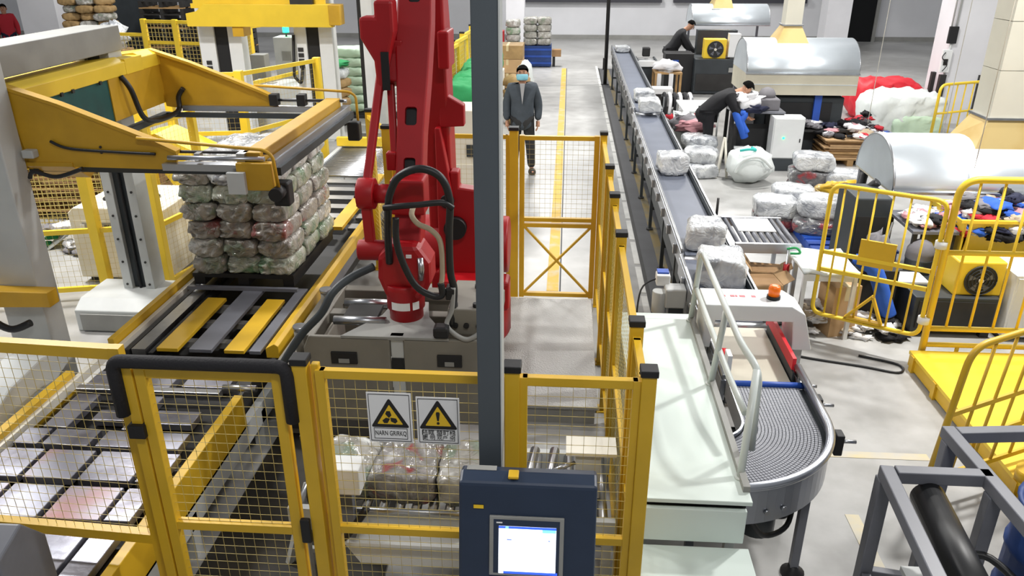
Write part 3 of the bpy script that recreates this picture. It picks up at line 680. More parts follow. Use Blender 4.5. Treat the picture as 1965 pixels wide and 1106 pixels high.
# tapering box girder with slots in its front face
def wid(a): return .088 + .032 * max(0, (a - .9)) / 1.4 if a > .9 else .088
def taper(mb, a0, a1, l0, r0, l1, r1, t0, t1):
    vs = []
    for t in (t0, t1):
        for (u, a) in ((l0, a0), (r0, a0), (r1, a1), (l1, a1)): vs.append(W_ + Vector((u, 0, 0)) + fd * a + fn * t)
    mb.add(vs, [(3, 2, 1, 0), (4, 5, 6, 7), (0, 1, 5, 4), (1, 2, 6, 5), (2, 3, 7, 6), (3, 0, 4, 7)])
out = [(-.088, 0), (.088, 0), (.088, .9), (.105, 1.25), (.115, 1.6), (.10, FL), (-.10, FL), (-.118, 1.45), (-.105, 1.25), (-.09, .95)]
vs = [W_ + Vector((u, 0, 0)) + fd * a + fn * t for t in (0, .17) for (u, a) in out]; n_o = len(out)
fa.add(vs, [tuple(range(n_o - 1, -1, -1)), tuple(range(n_o, 2 * n_o))] + [(i, (i + 1) % n_o, (i + 1) % n_o + n_o, i + n_o) for i in range(n_o)])
fo = fa.build('forearm', 'red', rb, bev=.012)
slots = ((.60, .72), (.93, 1.05), (1.73, 1.86)); cutters = []
for (a0, a1) in slots:
    cb_ = MB(); ring = []; hw, rr = .039, .02
    for (cu, ca, st) in ((hw - rr, a1 - rr, 0), (-hw + rr, a1 - rr, 90), (-hw + rr, a0 + rr, 180), (hw - rr, a0 + rr, 270)):
        for k in range(5): an = math.radians(st + 22.5 * k); ring.append((cu + rr * math.cos(an), ca + rr * math.sin(an)))
    vs = [W_ + Vector((u, 0, 0)) + fd * a + fn * t for t in (.05, .25) for (u, a) in ring]; m_r = len(ring)
    cb_.add(vs, [tuple(range(m_r - 1, -1, -1)), tuple(range(m_r, 2 * m_r))] + [(i, (i + 1) % m_r, (i + 1) % m_r + m_r, i + m_r) for i in range(m_r)])
    c_ = cb_.build('slot_cutter', 'red', rb); cutters.append(c_)
    bo = fo.modifiers.new('slot', 'BOOLEAN'); bo.operation = 'DIFFERENCE'; bo.object = c_; bo.solver = 'EXACT'
bpy.context.view_layer.update()
dg = bpy.context.evaluated_depsgraph_get(); nm_ = bpy.data.meshes.new_from_object(fo.evaluated_get(dg)); fo.modifiers.clear(); fo.data = nm_
for c_ in cutters: drop(c_)
for (a0, a1) in slots:
    dk = MB(); taper(dk, a0 + .002, a1 - .002, -.037, .037, -.037, .037, .12, .135); dk.build('slot_shade', 'black', rb)  # added black plates paint the shade inside the slots
mb = MB(); taper(mb, 1.22, 1.43, -.175, -.08, -.175, -.08, .02, .15); mb.build('shoulder_lug', 'red', rb, bev=.012)
# second, hidden-side plate of the forearm and lower arm behind
la = MB().prism([(6.12, .9), (6.42, .9), (6.40, 1.7), (6.28, 2.9), (6.1, 3.5), (5.9, 3.5), (5.95, 2.9), (6.1, 1.7)], 'x', -1.1, -.9)
la.build('lower_arm', 'red', rb, bev=.02)
MB().prism([(-.97, 2.19), (-.97, 2.47), (-.92, 2.44), (-.78, 2.36), (-.78, 2.2)], 'y', 6.02, 6.12).build('arm_fin', 'red', rb, bev=.008)
MB().box(-.93, -.85, 5.8, 6.1, 2.66, 2.92).build('cover_block', 'red', rb, bev=.012)
MB().prism([(-1.0, 2.2), (-.96, 2.2), (-.87, 1.62), (-.9, 1.2), (-1.0, 1.2)], 'y', 5.95, 6.05).build('side_web', 'red', rb, bev=.01)
# elbow pivot, above the frame
MB().cyl((-1.25, 5.95, 3.5), (-.75, 5.95, 3.5), .16, 24).build('elbow_pivot', 'red', rb, bev=.01)
# shoulder and carousel
MB().cyl((-1.18, 6.26, 1.15), (-.45, 6.26, 1.15), .24, 28).build('shoulder_drive', 'red', rb, bev=.015)
MB().lathe([(.34, .3), (.36, .34), (.36, .62), (.30, .75), (.3, .95)], (-.80, 6.3, 0), 28).build('carousel', 'red', rb)
MB().prism([(-1.08, 1.0), (-1.02, 1.0), (-.9, 1.5), (-.9, 1.85), (-.83, 1.85), (-.83, 1.72), (-.5, 1.68), (-.5, 1.42), (-.66, 1.40), (-.72, .8), (-1.08, .72)], 'y', 5.98, 6.12).build('yoke_plate', 'red', rb, bev=.012)
MB().box(-.98, -.42, 5.78, 6.0, .74, 1.0).build('counter_housing', 'red', rb, bev=.03)
MB().box(-.8, -.55, 5.765, 5.785, .9, .98).build('housing_recess', 'black', rb)
MB().cyl((-.92, 5.97, 1.62), (-.92, 5.92, 1.62), .055, 18).build('pivot_bore', 'black', rb)
MB().cyl((-.86, 5.97, 1.40), (-.86, 5.9, 1.40), .09, 18).build('drive_motor', 'black', rb)
MB().box(-1.3, -.64, 5.85, 6.75, 0, .3).build('pedestal', 'grey_paint', rb, bev=.02)
# parallel linkage on the left
MB().prism([(-1.32, 3.07), (-1.22, 3.07), (-1.22, 3.17), (-1.10, 3.17), (-1.10, 2.98), (-1.13, 2.86), (-1.16, 2.70), (-1.19, 2.60), (-1.23, 2.62), (-1.24, 2.80), (-1.32, 2.94)], 'y', 5.14, 5.3).build('linkage_head', 'red', rb, bev=.02)
MB().box(-1.19, -1.14, 5.128, 5.142, 2.62, 2.86).build('head_recess', 'black', rb)
MB().bar((-1.215, 5.22, 2.72), (-1.265, 4.78, 2.02), .05, .06, (0, 1, 0)).build('link_rod', 'red', rb, bev=.008)
MB().bar((-1.165, 5.26, 2.7), (-1.12, 5.05, 2.2), .045, .05, (0, 1, 0)).build('link_rod', 'red', rb, bev=.008)
MB().box(-1.17, -1.10, 5.0, 5.08, 2.12, 2.24).build('rod_end', 'red', rb, bev=.01)
MB().box(-1.20, -1.07, 5.24, 5.5, 2.64, 2.92).build('linkage_bridge', 'red', rb, bev=.01)
MB().cyl((-1.22, 4.78, 2.03), (-1.08, 4.78, 2.03), .062, 22).build('pivot_shaft', 'red', rb)
MB().cyl((-1.31, 4.78, 2.03), (-1.2, 4.78, 2.03), .10, 26).build('link_pivot', 'red', rb, bev=.008)
for i in range(6):
    a = i * PI / 3; MB().cyl((-1.31, 4.78 + .08 * math.cos(a), 2.03 + .08 * math.sin(a)), (-1.318, 4.78 + .08 * math.cos(a), 2.03 + .08 * math.sin(a)), .009, 8).build('bolt', 'dark', rb)
MB().box(-1.1, -.88, 4.74, 4.94, 1.9, 2.13).build('link_crosshead', 'red', rb, bev=.015)
MB().bar((-1.265, 4.78, 1.98), (-1.25, 4.76, 1.68), .06, .07, (0, 1, 0)).build('link_rod', 'red', rb, bev=.008)
MB().cyl((-1.33, 4.75, 1.655), (-1.10, 4.75, 1.655), .068, 22).build('wrist_pivot', 'red', rb, bev=.008)
# wrist
MB().prism([(-1.18, 1.66), (-1.10, 1.74), (-.92, 1.74), (-.84, 1.62), (-.84, 1.48), (-.9, 1.36), (-1.14, 1.36), (-1.19, 1.5)], 'y', 4.62, 4.86).build('wrist_body', 'red', rb, bev=.035)
fl = MB().lathe([(.105, 1.185), (.112, 1.19), (.112, 1.27), (.125, 1.275), (.125, 1.38), (.14, 1.42), (.14, 1.46)], (-1.03, 4.72, 0), 32)
fl.build('wrist_flange', 'red', rb)
for (x, w_, nm) in ((-1.045, .13, 'type_plate'), (-.945, .05, 'warning_label')):
    a0 = math.asin((x + 1.03) / .126); pts = []
    n = 6; dw = w_ / .126 / 2; mb = MB(); vs = []
    for i in range(n + 1):
        a = a0 - dw + 2 * dw * i / n
        for zz in (1.29, 1.345): vs.append((-1.03 + .1262 * math.sin(a), 4.72 - .1262 * math.cos(a), zz))
    mb.add(vs, [(2 * i, 2 * i + 2, 2 * i + 3, 2 * i + 1) for i in range(n)]); mb.build(nm, 'sign_white', rb)
MB().box(-.99, -.955, 4.605, 4.618, 1.66, 1.68).build('type_plate', 'sign_white', rb)
MB().tube([(-.90, 4.6, 1.52), (-.89, 4.58, 1.60), (-.90, 4.61, 1.66)], .02, 8).build('cable_gland', 'steel', rb)
# hoses and cables
def hose(pts, r, m='rubber', nm='hose'): return MB().tube(curve_pts(pts, 7), r, 9).build(nm, m, rb)
hose([(-1.1, 4.62, 1.62), (-1.09, 4.58, 1.8), (-1.07, 4.55, 2.01), (-1.05, 4.55, 2.11), (-.99, 4.55, 2.21), (-.86, 4.55, 2.26), (-.74, 4.55, 2.21), (-.69, 4.55, 2.07), (-.70, 4.55, 1.85), (-.70, 4.55, 1.60), (-.68, 4.55, 1.46), (-.70, 4.5, 1.24)], .024)
hose([(-1.09, 4.52, 2.02), (-.98, 4.50, 2.04), (-.88, 4.50, 2.05), (-.73, 4.52, 2.06), (-.67, 4.54, 2.02)], .019)
hose([(-1.02, 4.52, 1.96), (-1.02, 4.50, 1.81), (-.98, 4.50, 1.65), (-.91, 4.50, 1.51), (-.81, 4.50, 1.45), (-.75, 4.50, 1.46), (-.755, 4.5, 1.54)], .022)
hose([(-.93, 4.66, 2.0), (-.92, 4.52, 1.98), (-.88, 4.50, 1.93), (-.80, 4.50, 1.89), (-.75, 4.52, 1.80), (-.745, 4.52, 1.6), (-.76, 4.5, 1.5)], .017, 'cloth_tan')
hose([(-.68, 4.52, 1.5), (-.69, 4.5, 1.36), (-.72, 4.46, 1.27), (-.66, 4.42, 1.22), (-.58, 4.4, 1.2), (-.50, 4.42, 1.24)], .016, 'grey_paint')
hose([(-1.77, 4.30, 1.02), (-1.63, 4.33, 1.23), (-1.49, 4.35, 1.38), (-1.42, 4.4, 1.50), (-1.33, 4.5, 1.56), (-1.2, 4.6, 1.6)], .026, 'machine_dark')
MB().box(-.73, -.67, 4.5, 4.6, 1.42, 1.5).build('hose_clamp', 'black', rb, bev=.01)
MB().box(-.80, -.70, 4.38, 4.48, 1.20, 1.28).build('hose_elbow', 'black', rb, bev=.02)
# gripper
gp = MB()
for (x0, x1) in ((-1.65, -1.085), (-.995, -.42)):
    gp.prism([(x0 + .04, 1.19), (x1, 1.19), (x1, .56), (x0 + .03, .56), (x0, .7), (x0, 1.1)] if x0 < -1.2 else [(x0, 1.19), (x1 - .04, 1.19), (x1, 1.1), (x1, .7), (x1 - .03, .56), (x0, .56)], 'y', 4.40, 4.43)
gm = gp.build('gripper_jaw_plate', 'grey_gripper', rb, bev=.008)
for (x0, x1) in ((-1.47, -1.30), (-.78, -.62)):
    MB().box(x0, x1, 4.385, 4.402, 1.0, 1.085).build('jaw_window', 'black', gm, bev=.004)
    MB().box(x0 + .05, x1 - .05, 4.38, 4.386, 1.01, 1.04).build('window_bracket', 'grey_paint', gm)
MB().box(-1.08, -1.0, 4.42, 4.46, .56, 1.2).build('gripper_spine', 'grey_light', rb)
MB().box(-1.08, -1.0, 4.41, 4.425, .9, 1.04).build('spine_gap', 'black', rb)
MB().prism([(-1.40, 4.40), (-.70, 4.40), (-.88, 4.72), (-.92, 4.95), (-1.16, 4.95), (-1.2, 4.72)], 'z', 1.175, 1.2).build('gripper_mount_plate', 'grey_paint', rb, bev=.004)
for x in (-1.62, -.45): MB().box(x - .04, x + .04, 4.43, 5.25, 1.08, 1.18).build('gripper_side_beam', 'grey_gripper', rb, bev=.008)
for y in (4.78, 5.18): MB().box(-1.62, -.45, y, y + .09, 1.1, 1.17).build('gripper_cross_beam', 'grey_gripper', rb, bev=.006)
MB().box(-1.62, -.45, 5.23, 5.26, .6, 1.16).build('gripper_rear_plate', 'grey_gripper', rb)
MB().cyl((-1.5, 4.62, 1.2), (-1.15, 4.62, 1.2), .03, 14).build('air_cylinder', 'steel', rb)
MB().cyl((-1.5, 4.9, 1.2), (-1.2, 4.9, 1.2), .03, 14).build('air_cylinder', 'steel', rb)
MB().box(-1.45, -1.22, 4.66, 4.86, 1.18, 1.21).build('gripper_cover', 'dark', rb)
MB().box(-.72, -.45, 4.5, 4.98, 1.18, 1.36).build('valve_block', 'grey_gripper', rb, bev=.008)
for x in (-.67, -.60, -.52): MB().cyl((x, 4.5, 1.25), (x, 4.485, 1.25), .018, 12).build('valve_port', 'black', rb)
for (x, y) in ((-.68, 4.55), (-.54, 4.55), (-.56, 4.85)): MB().cyl((x, y, 1.36), (x, y, 1.385), .022, 12).build('valve_bolt', 'black', rb)
for i in range(8):
    x = -1.55 + i * .146; MB().box(x - .015, x + .015, 4.46, 5.2, .56, .585).build('gripper_finger', 'steel', rb)
# drive housings along the pallet line, right-hand side
dv = thing('drive_housing', 'grey drive housing with pipes beside the slat conveyor', 'machine housing', (-1.92, 5.6, 0))
MB().box(-2.12, -1.85, 5.0, 6.3, .02, .62).build('housing_body', 'grey_gripper', dv, bev=.01)
MB().box(-2.1, -1.9, 4.95, 5.0, .1, .5).build('end_cover', 'dark', dv)
for (x, y) in ((-1.98, 5.25), (-1.98, 5.95)):
    a = MB().cyl((x, y, .62), (x, y, .8), .045, 14).build('breather', 'grey_gripper', dv); MB().cyl((x, y, .8), (x, y, .83), .05, 14).build('breather_cap', 'steel', a)
MB().tube(curve_pts([(-2.05, 5.1, .66), (-1.95, 5.4, .72), (-1.9, 5.7, .68), (-1.95, 6.2, .72)]), .014, 7).build('pipe', 'steel', dv)
MB().tube(curve_pts([(-1.88, 5.0, .68), (-1.9, 5.5, .66), (-1.87, 6.0, .7)]), .02, 7).build('pipe', 'rubber', dv)
fs = thing('floor_stand', 'small white trestle stand on the floor inside the gate', 'stand', (-1.5, 3.7, 0))
MB().bar((-1.62, 3.65, 0), (-1.5, 3.8, .5), .035, .035).build('leg', 'grey_light', fs); MB().bar((-1.42, 3.65, 0), (-1.5, 3.8, .5), .035, .035).build('leg', 'grey_light', fs)
MB().bar((-1.6, 3.68, .1), (-1.44, 3.68, .1), .03, .03).build('crossbar', 'grey_light', fs)
# ------------------------------------------------------------ belt line on the right
def belt_conveyor(label, y0, y1, z0, z1, xl=1.13, xr=1.60, legs=(), beltm='belt_grey'):
    t = thing('belt_conveyor', label, 'conveyor', ((xl + xr) / 2, (y0 + y1) / 2, 0))
    def zz(y): return z0 + (z1 - z0) * (y - y0) / (y1 - y0)
    b = MB(); vs = []; n = 12
    for i in range(n + 1):
        y = y0 + (y1 - y0) * i / n
        for x in (xl + .03, xr - .05): vs += [(x, y, zz(y)), (x, y, zz(y) - .02)]
    fs = []
    for i in range(n):
        a = i * 4; c = a + 4; fs += [(a, a + 2, c + 2, c), (a + 1, c + 1, c + 3, a + 3), (a, c, c + 1, a + 1), (a + 2, a + 3, c + 3, c + 2)]
    b.add(vs, fs + [(0, 1, 3, 2), (n * 4, n * 4 + 2, n * 4 + 3, n * 4 + 1)]); b.build('belt', beltm, t)
    for (x, m) in ((xl, 'alu'), (xr, 'alu')):
        MB().bar((x, y0, z0 - .06), (x, y1, z1 - .06), .035, .16).build('side_rail', m, t, bev=.005)
    MB().bar((xr - .035, y0 + .05, z0 + .03), (xr - .035, y1 - .05, z1 + .03), .012, .07).build('side_skirt', 'machine_dark', t)
    for (x, dx) in ((xl, .035), (xr, .03)): MB().bar((x + dx * 0, y0, z0 + .045), (x, y1, z1 + .045), .028, .03).build('guide_rail', 'steel', t, bev=.006)
    for y in (y0, y1):
        MB().cyl((xl + .02, y, zz(y) - .055), (xr - .02, y, zz(y) - .055), .05, 14).build('end_roller', 'steel', t)
    MB().bar(((xl + xr) / 2, y0 + .1, z0 - .11), ((xl + xr) / 2, y1 - .1, z1 - .11), xr - xl - .1, .06).build('slider_bed', 'machine_dark', t)
    MB().bar((xl + .03, y0 + .1, z0 - .27), (xl + .03, y1 - .1, z1 - .27), .04, .24).build('under_frame', 'machine_dark', t)
    MB().bar((xr - .03, y0 + .1, z0 - .27), (xr - .03, y1 - .1, z1 - .27), .04, .24).build('under_frame', 'machine_dark', t)
    for y in legs:
        for x in (xl + .02, xr - .02):
            lg = MB().box(x - .02, x + .02, y - .025, y + .025, .03, zz(y) - .13).build('leg', 'machine_dark', t)
            MB().cyl((x, y, 0), (x, y, .03), .045, 10).build('levelling_foot', 'dark', lg)
        MB().box(xl + .04, xr - .04, y - .015, y + .015, .28, .32).build('leg_brace', 'machine_dark', t)
    k = int((y1 - y0) / .55)
    for i in range(k):
        y = y0 + .3 + i * .55
        MB().box(xl - .05, xl - .018, y - .02, y + .02, zz(y) - .1, zz(y) + .0).build('rail_clamp', 'steel', t, bev=.004)
    return t
belt_conveyor('far inclined grey belt conveyor ending by the baling presses', 13.42, 21.6, .90, .98, 1.15, 1.60, (13.6, 15.2, 17, 18.8, 20.9))
belt_conveyor('long grey belt conveyor carrying a single bale mid-way', 7.02, 13.3, .80, .86, 1.13, 1.60, (7.5, 8.6, 10, 11.4, 12.8))
nb = belt_conveyor('short grey belt conveyor with two bales feeding the white arch', 5.62, 6.9, .80, .80, 1.10, 1.62, (5.75, 6.6))
cbelt = belt_conveyor('cream belt conveyor running under the white beacon arch', 4.66, 5.5, .80, .80, 1.10, 1.60, (4.85,), 'belt_cream')
MB().box(1.56, 1.585, 4.75, 5.5, .84, .95).build('red_guard_strip', 'red_bright', cbelt)
MB().box(1.12, 1.15, 4.7, 4.8, .84, .98).build('sensor', 'white', cbelt); MB().cyl((1.13, 4.95, .86), (1.16, 4.95, .86), .045, 12).build('red_knob', 'red_bright', cbelt)
tb = thing('transfer_bar', 'blue transfer bar between cream belt and curved belt', 'bar', (1.35, 4.6, .8))
MB().cyl((1.12, 4.575, .845), (1.62, 4.575, .845), .022, 14).build('roller_bar', 'blue', tb)
MB().cyl((1.62, 4.575, .845), (1.68, 4.575, .845), .012, 10).build('axle', 'steel', tb)
for x in (1.13, 1.60): MB().box(x - .012, x + .012, 4.56, 4.59, .70, .83).build('bearing_bracket', 'steel', tb)
# drive motor under the belts
mo = thing('gear_motor', 'white and blue gear motor hanging on the belt line', 'motor', (.98, 6.45, 0))
MB().cyl((.86, 6.35, .52), (.86, 6.35, .72), .065, 18).build('motor_body', 'grey_light', mo, bev=.006)
MB().box(.9, 1.08, 6.28, 6.44, .58, .76).build('gearbox', 'grey_light', mo, bev=.015)
MB().box(.83, .95, 6.4, 6.52, .74, .84).build('terminal_box', 'white', mo, bev=.01); MB().box(.84, .94, 6.44, 6.53, .84, .855).build('terminal_lid', 'blue', mo)
MB().box(.94, 1.06, 6.3, 6.42, .02, .58).build('motor_stand', 'machine_dark', mo); MB().box(.88, 1.10, 6.24, 6.48, 0, .02).build('stand_foot', 'machine_dark', mo)
MB().tube(curve_pts([(.84, 6.48, .78), (.70, 6.4, .7), (.66, 6.25, .35), (.68, 6.2, .01)]), .008, 6).build('cable', 'rubber', mo)
# white arch with beacon
ar = thing('beacon_arch', 'white arch over the belt with an orange beacon on its corner', 'arch', (1.38, 5.3, 0))
MB().prism([(1.02, 1.16), (1.62, 1.16), (1.72, 1.10), (1.80, .82), (1.66, .82), (1.64, 1.04), (1.10, 1.04), (1.08, .82), (1.02, .82)], 'y', 5.12, 5.42).build('arch_cover', 'white', ar, bev=.008)
for (x, m) in ((1.73, 0), (1.05, 0)): MB().box(x - .03, x + .03, 5.2, 5.34, .0, .84).build('arch_leg', 'grey_light', ar)
be = MB().cyl((1.52, 5.26, 1.16), (1.52, 5.26, 1.185), .048, 20).build('beacon_base', 'black', ar)
MB().lathe([(.04, 1.185), (.042, 1.24), (.036, 1.258), (.02, 1.262)], (1.52, 5.26, 0), 22).build('beacon_lens', 'orange', be)
mat('label_pink', (208, 120, 126), .6)
for (x0, x1) in ((1.16, 1.185), (1.22, 1.25), (1.255, 1.27), (1.285, 1.325), (1.37, 1.40)): MB().box(x0, x1, 5.27, 5.30, 1.16, 1.1615).build('warning_label', 'label_pink', ar)
# step platform and handrail
st = thing('step_platform', 'pale green-white step platform over the belt outlet', 'platform', (.7, 4.4, 0))
MB().box(.44, .99, 3.26, 5.36, .90, .925).build('deck_plate', 'white_green', st, bev=.004)
MB().box(.44, .99, 5.40, 5.50, .885, .905).build('rear_lip', 'white_green', st, bev=.004)
MB().box(.43, .97, 3.26, 3.29, .66, .865).build('front_panel', 'white_green', st, bev=.004)
MB().box(.44, .97, 3.30, 3.34, .84, .90).build('front_gap', 'black', st)
MB().box(.42, 1.0, 2.98, 3.255, .61, .635).build('lower_step', 'white_green', st, bev=.004)
MB().box(.42, 1.0, 2.99, 3.02, .32, .61).build('step_riser', 'white_green', st)
MB().box(.42, 1.0, 2.7, 2.98, .30, .32).build('bottom_step', 'white_green', st)
MB().box(.42, 1.0, 2.71, 2.74, .0, .30).build('step_riser', 'white_green', st)
MB().box(.42, .44, 3.02, 5.36, .02, .60).build('side_panel', 'grey_light', st)
for (x, y) in ((.47, 3.4), (.94, 3.42), (.47, 5.3), (.94, 5.3)): MB().box(x - .025, x + .025, y - .025, y + .025, 0, .90).build('leg', 'grey_light', st)
MB().box(.955, .99, 3.34, 5.36, .925, .96).build('kick_rail', 'grey_paint', st)
hr = thing('handrail', 'white tubular handrail standing on the step platform edge', 'handrail', (.95, 4.4, .92))
T_ = .02
MB().tube(rounded([(.965, 5.34, .925), (.985, 5.28, 1.50), (1.005, 3.95, 1.46), (1.06, 3.72, 1.42), (1.07, 3.70, .94)], .09, 7), T_, 12).build('top_rail', 'tube_white', hr)
MB().tube(rounded([(.975, 5.3, 1.2), (1.0, 4.1, 1.16), (1.03, 3.78, 1.12)], .1), T_ * .95, 12).build('mid_rail', 'tube_white', hr)
for (y, yt) in ((4.42, 4.38), (3.46, 3.74)):
    MB().tube([(.965, y, .925), (1.0 if y > 4 else 1.05, yt, 1.47 if y > 4 else 1.42)], T_, 12).build('stanchion', 'tube_white', hr)
for y in (5.34, 4.42, 3.46): MB().cyl((.965, y, .925), (.965, y, .935), .032, 12).build('base_flange', 'tube_white', hr)
# curved modular belt
cv = thing('curve_conveyor', 'curved grey modular belt conveyor with a steel rim', 'conveyor', (1.2, 3.9, 0))
CX, CY, RO, RI, ZB = .90, 4.12, .70, .22, .84
def arc(r, a0, a1, n, z): return [(CX + r * math.cos(a0 + (a1 - a0) * i / n), CY + r * math.sin(a0 + (a1 - a0) * i / n), z) for i in range(n + 1)]
mod = MB(); rows, cols = 72, 22
def spos(s):   # s in [0,1]: straight lead-in then quarter turn
    Ls = 4.55 - CY; La = .5 * PI * .46; d = s * (Ls + La)
    if d < Ls: return None, 4.55 - d
    return -(d - Ls) / .46, None
for i in range(rows):
    for j in range(cols):
        q = []
        for (ds, dr) in ((.05, .04), (.95, .04), (.95, .96), (.05, .96)):
            s_ = (i + ds) / rows; r = RI + (RO - .04 - RI) * (j + dr) / cols; a, yy = spos(s_)
            if a is None: q.append((CX + r, yy))
            else: q.append((CX + r * math.cos(a), CY + r * math.sin(a)))
        vs = [(x, y, ZB - .005) for x, y in q] + [(x * .88 + sum(p[0] for p in q) / 4 * .12, y * .88 + sum(p[1] for p in q) / 4 * .12, ZB + .001) for x, y in q]
        mod.add(vs, [(4, 5, 6, 7), (0, 1, 5, 4), (1, 2, 6, 5), (2, 3, 7, 6), (3, 0, 4, 7)])
mod.build('belt_modules', 'belt_module', cv, kind='stuff')
bed = MB(); outl = [(CX + RI, 4.55), (CX + RO, 4.55)] + [(p[0], p[1]) for p in arc(RO, 0, -PI / 2, 18, 0)] + [(p[0], p[1]) for p in arc(RI, -PI / 2, 0, 10, 0)]
bed.prism(outl, 'z', ZB - .03, ZB - .012).build('belt_bed', 'machine_dark', cv)
rim = [(CX + RO + .0, 4.75, ZB + .05)] + arc(RO + .0, 0, -PI / 2, 20, ZB + .05)
MB().tube(rim, .026, 10).build('rim_rail', 'alu', cv)
wl = MB(); ring = [(CX + RO, 4.6)] + [(p[0], p[1]) for p in arc(RO, 0, -PI / 2, 20, 0)]
for i in range(len(ring) - 1):
    (x0, y0), (x1, y1) = ring[i], ring[i + 1]; wl.bar((x0, y0, ZB - .08), (x1, y1, ZB - .08), .012, .22)
wl.build('side_skirt', 'alu', cv)
ir = MB(); rr = [(CX + RI - .01, 4.6)] + [(p[0], p[1]) for p in arc(RI - .01, 0, -PI / 2, 10, 0)]
for i in range(len(rr) - 1): ir.bar((rr[i][0], rr[i][1], ZB - .04), (rr[i + 1][0], rr[i + 1][1], ZB - .04), .012, .14)
ir.build('inner_skirt', 'alu', cv)
for (a, z0) in ((-.15, .75), (-1.1, .72), (-1.25, .72), (-1.5, .78)):
    p = Vector((CX + (RO + .01) * math.cos(a), CY + (RO + .01) * math.sin(a), z0)); n_ = Vector((math.cos(a), math.sin(a), 0))
    MB().tube([p, p + n_ * .012], .016, 10).build('skirt_bolt', 'steel', cv)
for (x, y) in ((1.62, 4.42), (1.63, 4.02)):
    b_ = MB().box(x, x + .05, y - .04, y + .04, ZB - .12, ZB + .02).build('rail_bracket', 'black', cv, bev=.008); MB().cyl((x + .04, y, ZB - .04), (x + .13, y, ZB - .04), .012, 8).build('bracket_pin', 'steel', b_)
for (x, y) in ((1.44, 3.78), (.80, 3.75), (1.2, 4.4), (1.5, 4.35)):
    l_ = MB().bar((x, y, .06), (x, y, .58), .05, .05, (0, 1, 0)).build('leg', 'grey_frame', cv, bev=.006)
    MB().lathe([(.07, 0), (.07, .02), (.035, .04), (.03, .07)], (x, y, 0), 16).build('levelling_foot', 'black', l_)
MB().cyl((1.2, 3.85, .28), (1.2, 3.85, .56), .11, 20).build('drive_motor', 'machine_dark', cv, bev=.01)
MB().tube(curve_pts([(1.1, 3.62, .52), (1.2, 3.66, .38), (1.36, 3.78, .36), (1.42, 3.9, .5)]), .016, 8).build('cable', 'rubber', cv)
# bales riding the belts
wb = [bale_mesh('wrapped_bale', .36, .40, .24, 80 + i, 'wrap_white', .17, 14, .016) for i in range(3)]
for (i, x, y, z, rz, sc_, lab) in ((0, 1.36, 20.7, .985, .1, (.95, 1, .6), 'small pale wrapped bale at the far end of the belt line'),
    (1, 1.36, 14.3, .935, .05, (.95, 1.0, .75), 'pale wrapped bale on the belt, second behind the belt joint'),
    (2, 1.38, 13.35, .925, -.05, (1, 1.05, .85), 'pale wrapped bale lying right on the belt joint'),
    (0, 1.35, 9.85, .84, .12, (1, .9, 1), 'white wrapped bale alone on the long belt'),
    (1, 1.36, 7.25, .812, -.1, (1, .9, 1.05), 'clear-wrapped bale on the belt just behind the handrail top'),
    (2, 1.37, 6.42, .812, -.15, (1.12, 1.05, 1.05), 'clear-wrapped bale on the belt next to the white arch')):
    place(wb[i], (x, y, z), lab, 'bales on the belt line', rz, scale=sc_, name='wrapped_bale')
for o in wb: drop(o)

# ------------------------------------------------------------ yellow tube gate, platform and railings
def tube_gate(t, O, U, frame, uprights, r=.022, rails=()):   # O base point, U unit across; frame (w,z0,z1)
    O = Vector(O); U = Vector(U); wd, z0, z1 = frame
    P = lambda u, z: O + U * u + Vector((0, 0, z))
    MB().tube(rounded([P(wd / 2, z0), P(0, z0), P(0, z1), P(wd, z1), P(wd, z0), P(wd / 2, z0)], .1, 6), r, 10).build('frame_tube', 'yellow_bright', t)
    for (u, a, b) in uprights: MB().tube([P(u, a), P(u, b)], r * .5, 8).build('upright', 'yellow_bright', t)
    for (u0, u1, z) in rails: MB().bar(P(u0, z), P(u1, z), .03, .035).build('rail', 'yellow_bright', t)
    return P
G = thing('tube_gate', 'yellow tubular swing gate with a solid panel, left of the lift', 'gate', (2.8, 6.75, 0))
O = Vector((3.19, 6.5, 0)); U = (Vector((2.38, 6.95, 0)) - O); GW = U.length; U /= GW
P = tube_gate(G, O, U, (GW, .28, 1.53), [(GW * k, .3, 1.51) for k in (.14, .30, .45, .60, .76, .88)], .02, ((.02, GW - .02, .90), (.02, GW - .02, .73)))
q = [P(GW * .34, .84), P(GW * .66, .84), P(GW * .66, 1.08), P(GW * .34, 1.08)]; nn = Vector((-U.y, U.x, 0)) * .012
MB().add([v - nn for v in q] + [v + nn for v in q], [(0, 1, 2, 3), (7, 6, 5, 4), (0, 4, 5, 1), (1, 5, 6, 2), (2, 6, 7, 3), (3, 7, 4, 0)]).build('solid_panel', 'yellow', G)
for (a, b) in (((GW * .68, .3), (GW * .46, .56)), ((GW * .46, .56), (GW * .34, .3)), ((GW * .68, .31), (GW * .34, .31))):
    MB().bar(P(*a), P(*b), .02, .06, (U.y, -U.x, 0)).build('brace', 'yellow', G)
MB().cyl(P(GW * .46, .52) - nn * 2, P(GW * .46, .52) + nn * 2, .012, 8).build('brace_bolt', 'dark', G)
L1 = thing('tube_fence', 'yellow tubular lift fence with uprights, at the right edge', 'railing', (3.9, 6.5, 0))
P1 = lambda u, z: Vector((3.25 + u, 6.5, z))
MB().tube(rounded([P1(0, 0), P1(0.0, 1.72), P1(1.6, 1.72)], .16, 8), .03, 10).build('frame_tube', 'yellow_bright', L1)
for u in (.16, .36, .56, .76, .96, 1.16, 1.36): MB().tube([P1(u, .36), P1(u, 1.71)], .012, 8).build('upright', 'yellow_bright', L1)
for (z, r) in ((.36, .026), (1.08, .024), (.20, .024)): MB().tube([P1(0, z), P1(1.6, z)], r, 10).build('rail', 'yellow_bright', L1)
